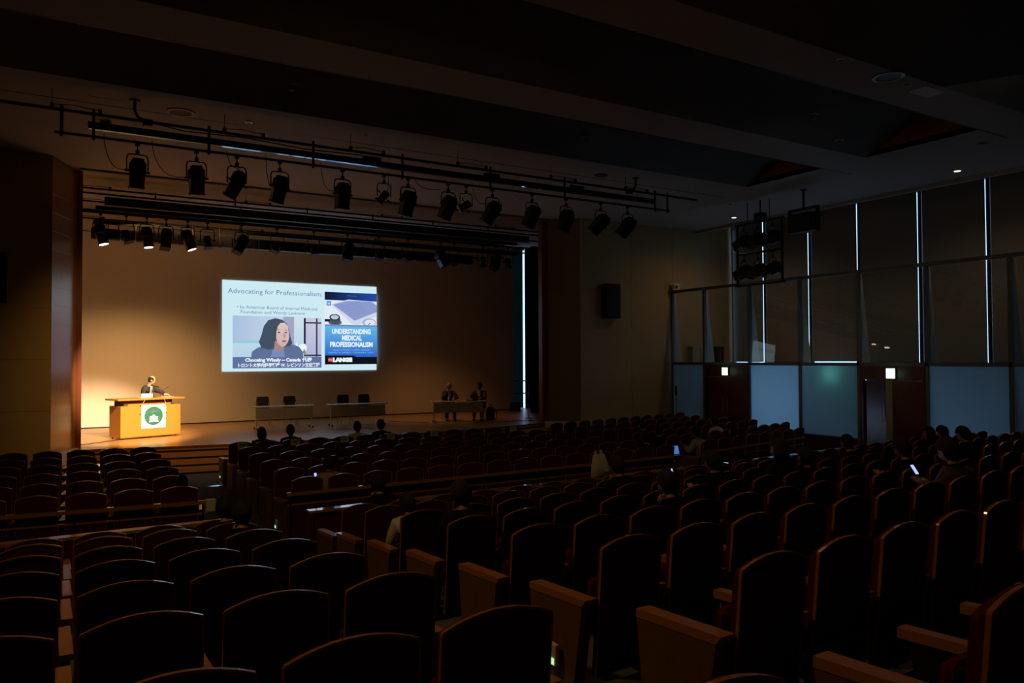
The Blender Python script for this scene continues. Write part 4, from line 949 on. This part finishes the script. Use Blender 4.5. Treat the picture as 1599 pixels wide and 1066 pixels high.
# lit phones, laptop, plastic bag, paper notices
def on_seat(k, dx, dy, z):
    s = SLOT[k]; a = s['a']; return (s['X']+dx*math.cos(a)-dy*math.sin(a), s['Y']+dx*math.sin(a)+dy*math.cos(a), s['z']+z)
def phone(k, dx, dy, z, lab, rz=0, tilt_=60, col=(.30, .36, 1), st_=1.1, w_=.065, h_=.12):
    t = thing('phone', lab, 'phone', on_seat(k, dx, dy, z), rz); t.rotation_euler[0] = R_(tilt_)
    b = MB(); b.bbox(-w_/2, w_/2, -h_/2, h_/2, -.006, .002, .002); b.build('case', plastic_black, t)
    b = MB(); b.box(-w_/2+.005, w_/2-.005, -h_/2+.006, h_/2-.006, .0021, .003); b.build('screen', emit('phone_screen', col, st_), t)
phone(('front','centre',0,1), -.31, -.20, .92, 'lit phone held up at the left front beside the handrail', R_(30), 75, st_=1.8)
phone(('rear','centre',4,6), -.12, .22, .98, 'small lit phone held up right of centre', R_(30), 75)
phone(('rear','centre',3,10), .40, .02, .93, 'bright tilted phone glowing between seats on the right', R_(25), 70)
phone(('rear','centre',2,8), -.10, .10, .93, 'phone under the bowed head with blue-lit face', 0, 55)
phone(('rear','right',4,0), -.16, .08, .86, 'tiny lit phone of the right silhouette', R_(20), 70)
s = SLOT[('rear','centre',2,8)]; lamp('phone_glow', 'POINT', (s['X']-.12, s['Y']+.06, s['z']+1.02), .10, (.3, .4, 1), shadow_soft_size=.03)
s = SLOT[('front','right',0,0)]
t = thing('laptop', 'lit blue laptop on the lap of the beige-clad person at right', 'laptop', on_seat(('front','right',0,0), -.42, .02, .62), R_(-8))
b = MB(); b.bbox(-.15, .15, -.20, 0, 0, .015, .004); b.build('keyboard_base', plastic_black, t)
b = MB(); b.bbox(-.15, .15, 0, .012, .01, .21, .004); b.v = [(x, y+(z-.01)*.3, z) for x, y, z in b.v]; l_ = b.build('lid', plastic_black, t)
b = MB(); b.box(-.14, .14, -.004, -.001, .025, .20); b.v = [(x, y+(z-.01)*.3, z) for x, y, z in b.v]; b.build('screen', emit('laptop_screen', (.05, .14, .42), 1.2), l_)
# white carrier bag on the ledge
t = thing('plastic_bag', 'white plastic carrier bag standing upright on the long ledge', 'bag', (8.34, DY(8.34)+.09, .75), R_(-10)); t.rotation_euler[1] = R_(-6)
b = MB(); b.smooth = True; n = 14; prof = [(.17, .01, 0), (.19, .07, .04), (.17, .08, .2), (.13, .05, .33), (.11, .03, .40)]
vs = [(rx*math.cos(2*math.pi*k/n), (ry+.012*math.sin(5*k))*math.sin(2*math.pi*k/n), z) for rx, ry, z in prof for k in range(n)]
b.add(vs, [(i*n+k, i*n+(k+1) % n, (i+1)*n+(k+1) % n, (i+1)*n+k) for i in range(len(prof)-1) for k in range(n)]+[tuple(range(n-1, -1, -1))]); bagm = mat('white_thin_plastic', (.60, .60, .56), .45); b.build('body', bagm, t)
for x in (-.085, .02):
    b = MB(); b.prism([(x, .38), (x+.06, .38), (x+.05, .43), (x+.035, .47), (x+.02, .47), (x+.01, .43)], -.015, .015, 'y'); b.build('handle', bagm, t)
b = MB(); b.ball((.10, -.07, .10), .05, 10, 8, (1, .4, .7)); b.build('printed_mark', mat('beige_print', (.45, .36, .22), .6), t)
# paper notices taped to the backs of front row seats
for nn_, (i, row) in enumerate(((0, 5), (2, 5), (4, 5), (6, 5), (8, 5), (12, 5))):
    s = SLOT.get(('front', 'centre', row, i))
    if not s: continue
    t = thing('seat_notice', '%s white notice sheet hung over a front-row seat back, counting from the left aisle' % ORD[nn_], 'notice', (s['X']+.04, s['Y'], 0), s['a'], 'reserved notices on the front row')
    b = MB(); b.box(-.105, .105, -.648, -.643, .84, .99); b.build('sheet', mat('dim_paper', (.60, .66, .60), .85), t)
    for z, w_ in ((.93, .07), (.90, .05)):
        bb = MB(); bb.box(-w_, w_, -.650, -.6485, z, z+.012); bb.build('printed_line', plastic_black, t)
# ================================================================== LIGHTING RIGS
TY = 15.77
tr = thing('lighting_bar', 'long front lighting bar with two pipes hanging below hall ceiling', 'lighting bar', (7.4, TY, 6.87))
T0 = Matrix.Translation((-7.4, -TY, -6.87))
def rp(nm, pts, r, m=black_paint, par=tr, n=8):
    b = MB(); b.T = T0; b.tube(pts, r, n); return b.build(nm, m, par)
rp('upper_pipe', [(-.9, TY, 7.28), (15.77, TY, 7.28)], .030); rp('lower_pipe', [(.17, TY, 6.87), (14.75, TY, 6.87)], .026)
b = MB(); b.T = T0; b.box(.69, 14.2, TY-.05, TY+.05, 7.01, 7.13); b.build('cable_tray', black_paint, tr)
for x in (.28, .78, 2.75, 4.8, 6.8, 9.05, 11.2, 14.2, 14.65): rp('strut', [(x, TY-.03, 6.80), (x, TY-.03, 7.36)], .026)
for x in (.13, 3.04, 5.62, 8.2, 10.8, 13.2):
    rp('hanger', [(x, TY, 7.3), (x, TY, 7.645)], .006)
    b = MB(); b.T = T0; b.bbox(x-.03, x+.03, TY-.03, TY+.03, 7.29, 7.38, .006); b.build('shackle', black_paint, tr)
    b = MB(); b.T = T0; b.bbox(x+.72, x+.78, TY-.03, TY+.03, 7.29, 7.38, .006); b.build('shackle', black_paint, tr)
    rp('turnbuckle', [(x+.03, TY, 7.36), (x+.3, TY, 7.39), (x+.5, TY, 7.375), (x+.72, TY, 7.36)], .008)
for x in (1.45, 13.55):
    sg = 1 if x < 5 else -1
    rp('conduit', [(x, TY, 7.645), (x, TY, 7.45), (x+.06*sg, TY, 7.34), (x+.22*sg, TY, 7.27)], .028)
    b = MB(); b.T = T0; b.bbox(x+.22*sg-.08, x+.22*sg+.08, TY-.07, TY+.07, 7.20, 7.32, .01); b.build('junction_box', black_paint, tr)
    b = MB(); b.T = T0; b.lathe([(.09, 7.62), (.09, 7.645)], x, TY, 14); b.build('ceiling_plate', black_paint, tr)
for x in (6.1, 9.1, 11.6):
    b = MB(); b.T = T0; b.bbox(x-.2, x+.2, TY-.06, TY+.06, 7.12, 7.21, .01); b.build('connector_box', black_paint, tr)
rp('feed_cable', [(1.7, TY, 7.28), (2.3, TY, 7.2), (3.4, TY, 7.24), (4.6, TY, 7.18), (5.9, TY, 7.22)], .012)
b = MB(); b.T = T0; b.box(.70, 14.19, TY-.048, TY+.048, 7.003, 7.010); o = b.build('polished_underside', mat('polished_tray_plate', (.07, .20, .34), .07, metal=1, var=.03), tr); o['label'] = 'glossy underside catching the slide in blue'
# ellipsoidal / fresnel lanterns on the front bar: local origin at the clamp, barrel hangs below
def lantern_meshes(kind):
    d = {}
    if kind == 'profile':
        b = MB(); b.bbox(-.125, .125, -.17, .17, -.06, .17, .04); b.bbox(-.09, .09, -.12, .12, .17, .21, .01); d['housing'] = b.mesh('housing', black_paint)
        b = MB(); b.prism([(-.118, -.03), (.118, -.03), (.110, -.28), (-.110, -.28)], -.12, .12, 'y'); d['barrel'] = b.mesh('barrel', gloss_black)
        b = MB(); b.bbox(-.120, .120, -.13, .13, -.305, -.27, .008); d['colour_frame'] = b.mesh('colour_frame', black_paint)
    else:
        b = MB(); b.smooth = True; b.lathe([(.05, .12), (.09, .10), (.10, -.02), (.075, -.06), (.075, -.14)], 0, 0, 16); d['housing'] = b.mesh('housing', black_paint)
        b = MB(); b.smooth = False; b.lathe([(.078, -.14), (.10, -.14), (.10, -.17), (.078, -.17)], 0, 0, 16); d['barrel'] = b.mesh('barrel', gloss_black)
        b = MB(); b.bbox(-.11, .11, -.11, .11, -.20, -.17, .006); d['colour_frame'] = b.mesh('colour_frame', black_paint)
    b = MB(); b.tube([(-.165, 0, -.02), (-.168, 0, .20), (-.15, 0, .265), (-.115, 0, .285), (.115, 0, .285), (.15, 0, .265), (.168, 0, .20), (.165, 0, -.02)], .012, 6); d['yoke'] = b.mesh('yoke', black_paint)
    b = MB(); b.bbox(-.03, .03, -.03, .03, .29, .36, .006); b.tube([(0, 0, .34), (0, 0, .44)], .012, 6); b.bbox(-.035, .035, -.04, .04, .43, .50, .006); d['clamp'] = b.mesh('clamp', black_paint)
    b = MB(); b.tube([(-.20, 0, -.01), (-.12, 0, -.01)], .018, 8); d['knob'] = b.mesh('knob', black_paint)
    b = MB(); b.tube([(.12, 0, -.01), (.20, 0, -.01)], .018, 8); d['knob2'] = b.mesh('knob', black_paint)
    return d
LM = {k: lantern_meshes(k) for k in ('profile', 'par')}
def lantern(kind, x, y, z, rot, lab, par_name='stage_lantern', sc_=1.0, group='lanterns'):
    """z = pipe height; rot = (tilt about x in deg, swing about y, turn about z)"""
    t = thing(par_name, lab, 'stage light', (x, y, z), R_(rot[2]), group); t.scale = (sc_,)*3
    off = Vector((0, 0, -.47))
    Rm = Matrix.Rotation(R_(rot[1]), 4, 'Y') @ Matrix.Rotation(R_(rot[0]), 4, 'X')
    for nm in ('clamp', 'yoke'): link(nm, LM[kind][nm], t, off)
    for nm in ('housing', 'barrel', 'colour_frame', 'knob', 'knob2'):
        o = link(nm.strip('2'), LM[kind][nm], t); o.matrix_local = Matrix.Translation(off) @ Rm
    return t
FL_ = [(1.5, 'profile', -6, 2), (2.53, 'profile', -8, -3), (3.28, 'profile', -22, 24), (4.12, 'profile', -14, 10), (5.44, 'profile', -6, 1), (6.38, 'par', -20, 40), (6.95, 'profile', -12, 10), (7.95, 'profile', -16, 16),
       (8.41, 'par', -20, 60), (9.12, 'profile', -20, 26), (10.24, 'profile', -16, 18), (11.26, 'profile', -12, 14), (12.36, 'profile', -24, 36), (13.26, 'profile', -22, 32)]
for i, (x, kd, tl, sw) in enumerate(FL_):
    extra = {0: 'hanging straight', 2: 'tilted with bright streak'}.get(i, ('small round' if kd == 'par' else 'tilted' if sw > 12 else 'upright'))
    lantern(kd, x, TY, 6.84, (-tl, sw, 0), 'black stage lantern on front bar, %s, %s from the left' % (extra, ORD[i]), sc_=1.08 if kd == 'profile' else .95, group='lanterns on the front bar')
for i, (x, x2, z2) in enumerate(((.95, 1.34, 6.36), (1.75, 2.33, 6.33), (3.1, 3.4, 6.65), (3.85, 4.0, 6.38), (4.98, 5.3, 6.4), (6.5, 6.45, 6.5), (7.1, 7.75, 6.7), (8.6, 9.0, 6.5))):
    b = MB(); pts = []
    for j in range(13):
        t_ = j/12; pts.append((x+(x2-x)*t_**1.6, TY+.04, 6.95+(z2-6.95)*(1-(1-t_)**2.2)-.06*math.sin(math.pi*t_)))
    b.T = T0; b.tube(pts, .007, 5); b.build('lantern_cable', black_paint, tr)
# ---- bars over the stage
def batten(lab, y, pipes, beam, x0, x1, hang=7.62, posts=()):
    t = thing('stage_batten', lab, 'lighting bar', (x0, y, pipes[0])); T1 = Matrix.Translation((-x0, -y, -pipes[0]))
    for z in pipes:
        b = MB(); b.T = T1; b.tube([(x0, y, z), (x1, y, z)], .026, 8); b.build('pipe', black_paint, t)
    if beam:
        b = MB(); b.T = T1; b.box(beam[0], beam[1], y-.06, y+.06, beam[2], beam[3]); b.build('cable_tray', black_paint, t)
    n = 8
    for i in range(n):
        x = x0+.25+(x1-x0-.5)*i/(n-1)
        b = MB(); b.T = T1; b.tube([(x, y, min(pipes)-.03), (x, y, max(pipes)+.05)], .02, 6); b.build('strut', black_paint, t)
        if i % 2 == 0:
            b = MB(); b.T = T1; b.tube([(x+.3, y, max(pipes)), (x+.3, y, hang)], .006, 5); b.build('hanger', black_paint, t)
            b = MB(); b.T = T1; b.bbox(x+.27, x+.33, y-.03, y+.03, max(pipes), max(pipes)+.08, .005); b.bbox(x+.97, x+1.03, y-.03, y+.03, max(pipes), max(pipes)+.08, .005); b.tube([(x+.3, y, max(pipes)+.06), (x+1.0, y, max(pipes)+.06)], .008, 5); b.build('turnbuckle', black_paint, t)
    return t
batten('front pipe ladder over the stage, first behind the proscenium line', 23.2, (7.40, 7.27), (1.42, 14.9, 6.98, 7.20), .3, 15.6)
batten('second pipe and dark tray over the stage', 24.0, (7.20,), (1.25, 14.9, 6.98, 7.09), .3, 15.9)
batten('third pipe over the stage carrying the lit lanterns', 24.8, (7.04,), None, .3, 16.3, hang=7.70)
batten('rearmost pipe over the stage with the strip lights', 25.8, (7.02,), (1.30, 16.0, 6.88, 6.98), .3, 17.0, hang=7.75)
for z in (6.70,):
    b = MB(); b.tube([(.3, 26.2, z), (1.6, 26.2, z)], .015, 6); tag(b.build('side_pipe', black_paint), 'short thin pipe at the left end of the strip lights', 'pipe')
# strip lights: a row of separate cell boxes
t = thing('strip_light', 'long black row of strip light cells over the rear stage', 'strip light', (8.0, 25.8, 6.5)); T2 = Matrix.Translation((-8, -25.8, -6.5))
b = MB(); b.T = T2; b.box(1.24, 14.3, 25.76, 25.80, 6.64, 6.70); b.build('back_rail', black_paint, t)
cell = MB(); cell.bbox(-.187, .187, -.14, .14, -.17, .15, .02); cell_m = cell.mesh('lamp_cell', black_paint)
x = 1.42
cellpost = MB(); cellpost.tube([(0, 0, -.12), (0, 0, .42)], .010, 5); cp_m = cellpost.mesh('support_rod', mat('dull_brown_rod', (.16, .09, .05), .7))
i = 0
while x < 14.2:
    o = link('lamp_cell', cell_m, t, (x-8, .02, .10)); 
    if i % 2 == 0: link('support_rod', cp_m, t, (x-8+.2, -.1, .1))
    x += .40; i += 1
LX = [1.42, 2.08, 2.62, 3.14, 3.74, 4.3, 5.3, 6.4, 7.58, 8.74, 9.83, 10.92, 12.19, 12.73, 13.92, 14.47, 15.0]
bulb = emit('lit_lamp_lens', (1, .90, .72), 6)
for i, x in enumerate(LX):
    lit = i in (0, 2, 4)
    kd = 'par' if i % 3 else 'profile'
    sw = [12, -18, 8, 6, 16, -8, 26, 24, -4, 8, 4, 30, -22, 20, 4, 24, 0][i]
    if lit: sw = [14, 8, 20, 0, 0][[0, 2, 4].index(i)]
    t = lantern('profile' if lit else kd, x, 24.8, 7.02, (-4 if lit else -14, -sw if lit else sw, 0), 'black lantern over the stage, %s%s from the left' % ('lit with white lens, ' if lit else '', ORD[i]), sc_=1.15 if lit else 1.2, group='lanterns over the stage')
    if lit:
        Rm = Matrix.Rotation(R_(-sw), 4, 'Y') @ Matrix.Rotation(R_(-4), 4, 'X')
        b = MB(); b.lathe([(.02, -.308), (.105, -.308), (.105, -.312), (.02, -.313)], 0, 0, 18); o = b.build('lens', bulb, t); o.matrix_local = Matrix.Translation((0, 0, -.47)) @ Rm
# ---- hanging frame of lanterns by the windows and the boxed speaker next to it
FX = 18.8
t = thing('hanging_frame', 'square black pipe frame with six lanterns hung before the windows', 'lighting frame', (FX, 16.2, 5.05)); T3 = Matrix.Translation((-FX, -16.2, -5.05))
def fp(nm, pts, r=.032, m=black_paint):
    b = MB(); b.T = T3; b.tube(pts, r, 8); return b.build(nm, m, t)
y0, y1 = 15.30, 17.02
fp('side_post', [(FX, y0, 5.06), (FX, y0, 7.02)], .04); fp('side_post', [(FX, y1, 5.06), (FX, y1, 7.02)], .04)
for z in (5.08, 6.06, 7.0): fp('cross_pipe', [(FX, y0, z), (FX, y1, z)])
for y in (15.75, 16.6): fp('chain', [(FX, y, 7.0), (FX, y, 7.645)], .012)
fp('stem', [(FX, 16.1, 7.0), (FX, 16.1, 7.645)], .025)
b = MB(); b.T = T3; b.bbox(FX-.14, FX+.14, 15.95, 16.25, 7.02, 7.26, .02); b.build('motor_box', black_paint, t)
for (yy, zz) in ((y0, 5.08), (y1, 5.08), (y0, 7.0), (y1, 7.0)):
    b = MB(); b.T = T3; b.prism([(yy-.10, zz-.03), (yy+.10, zz-.03), (yy+.10, zz+.03), (yy-.10, zz+.03)], FX-.01, FX+.01, 'x'); b.build('corner_plate', black_paint, t)
k = 0
for z in (7.0, 6.06):
    for y in (16.75, 16.2, 15.65):
        l_ = lantern('profile', FX, y, z-.02, (70, 0, 8), 'black lantern in the hanging frame, %s row, %s from the left' % ('upper' if z > 6.5 else 'lower', ORD[k % 3]), sc_=1.15, group='lanterns in the hanging frame'); k += 1
t = thing('boxed_speaker', 'black boxed floodlight hung on a pole before the windows', 'floodlight', (FX-.1, 14.45, 6.5)); T3 = Matrix.Translation((-FX+.1, -14.45, -6.5))
b = MB(); b.T = T3; b.tube([(FX-.1, 14.45, 7.1), (FX-.1, 14.45, 7.645)], .035, 8); b.build('pole', black_paint, t)
b = MB(); b.T = T3; b.lathe([(.10, 7.62), (.10, 7.645)], FX-.1, 14.45, 14); b.build('ceiling_plate', black_paint, t)
for yy in (13.98, 14.92):
    b = MB(); b.T = T3; b.box(FX-.16, FX-.04, yy-.03, yy+.03, 6.55, 7.12); b.build('side_arm', black_paint, t)
b = MB(); b.T = T3; b.box(FX-.16, FX-.04, 13.95, 14.95, 7.06, 7.12); b.build('top_bar', black_paint, t)
b = MB(); b.T = T3; b.bbox(FX-.32, FX+.12, 14.03, 14.87, 6.42, 6.95, .04); b.build('cabinet', black_paint, t)
# ---- ceiling fittings
def ring(nm, x, y, r, lab, m, z=H0, cat='ceiling fitting', inner=None):
    t = thing(nm, lab, cat, (x, y, z))
    b = MB(); n = 24; pr = [(r, 0), (r, -.02), (r*.78, -.022), (r*.78, -.002)]
    vs = [(q*math.cos(2*math.pi*k/n), q*math.sin(2*math.pi*k/n), zz) for q, zz in pr for k in range(n)]
    b.add(vs, [(i*n+k, i*n+(k+1) % n, (i+1)*n+(k+1) % n, (i+1)*n+k) for i in range(3) for k in range(n)]); b.build('trim_ring', m, t)
    b = MB(); b.lathe([(r*.78, -.012), (r*.78, -.008)], 0, 0, 24); b.build('grille' if inner is None else 'lens', inner or mat('brown_grille', (.10, .06, .035), .8), t)
    return t
ring('ceiling_speaker', 2.29, 16.07, .26, 'large round brown ceiling speaker grille above the front bar', mat('beige_ring', (.45, .38, .28), .6))
bl_ = mat('pale_blue_chrome', (.35, .6, .75), .15, metal=1)
ring('ceiling_ring', 3.56, 16.03, .07, 'tiny bright blue-white ceiling ring above the front bar', bl_, inner=mat('dim_glass', (.3, .4, .45), .2))
ring('ceiling_speaker', 12.56, 15.99, .17, 'small dark round speaker in the ceiling right of front bar', black_paint)
ring('ceiling_downlight', 12.42, 7.84, .26, 'large unlit round downlight in the upper right ceiling', mat('dim_chrome', (.2, .25, .3), .2, metal=1), inner=plastic_black)
ring('smoke_detector', 13.03, 7.87, .08, 'small pale round detector right of the large unlit downlight', white_paint)
ring('smoke_detector', 11.05, 7.79, .06, 'small pale round detector left of the large unlit downlight', white_paint)
ring('ceiling_ring', 15.14, 10.74, .10, 'faint unlit round fitting near the red ceiling cheek', plaster)
ring('ceiling_ring', 18.09, 9.18, .13, 'faint unlit round fitting above the right windows', plaster)
ring('ceiling_ring', 18.41, 16.95, .12, 'faint round fitting on the ceiling near the lit downlight', white_paint)
ring('ceiling_ring', 5.92, 15.67, .05, 'tiny ceiling fitting above the middle of the front bar', white_paint)
for x, y, lab in ((20.29, 18.51, 'small lit downlight above the hanging lantern frame'), (20.25, 10.92, 'small lit downlight near the upper right corner of view')):
    ring('ceiling_downlight', x, y, .10, lab, white_paint, inner=emit('downlight_lens', (1, .86, .62), 7))
    lamp('downlight_beam', 'SPOT', (x, y, 7.6), 60, (1, .70, .40), (x+.1, y+.5, 0), spot_size=R_(150), spot_blend=.8, shadow_soft_size=.08)
b = MB(); b.box(.70, 1.28, 15.92, 16.22, H0-.006, H0-.001); tag(b.build('ceiling_hatch', plaster), 'faint rectangular hatch in the ceiling at upper left', 'hatch')
b = MB(); b.box(13.45, 14.05, 7.78, 8.10, H0-.008, H0-.001); tag(b.build('ceiling_vent', white_paint), 'pale square vent in the upper right ceiling', 'vent')
for (x, y, z, lab) in ((3.99, 14.34, 7.95, 'small glass dome camera on the ceiling slope at left'), (10.79, 14.3, 7.96, 'small faint dome on the ceiling slope at centre'), (14.0, 10.56, 7.98, 'small faint dome on the second ceiling slope'), (1.08, 17.45, 7.65, 'clear dome with a tiny glint behind the front bar')):
    t = thing('ceiling_dome', lab, 'ceiling dome', (x, y, z))
    b = MB(); b.smooth = True; b.lathe([(.10, 0), (.10, -.02), (.085, -.06), (.05, -.095), (.01, -.105)], 0, 0, 18); b.build('dome', mat('smoked_dome', (.10, .10, .09), .12), t)
    b = MB(); b.lathe([(.12, .02), (.12, -.015)], 0, 0, 18); b.build('mount', plaster, t)
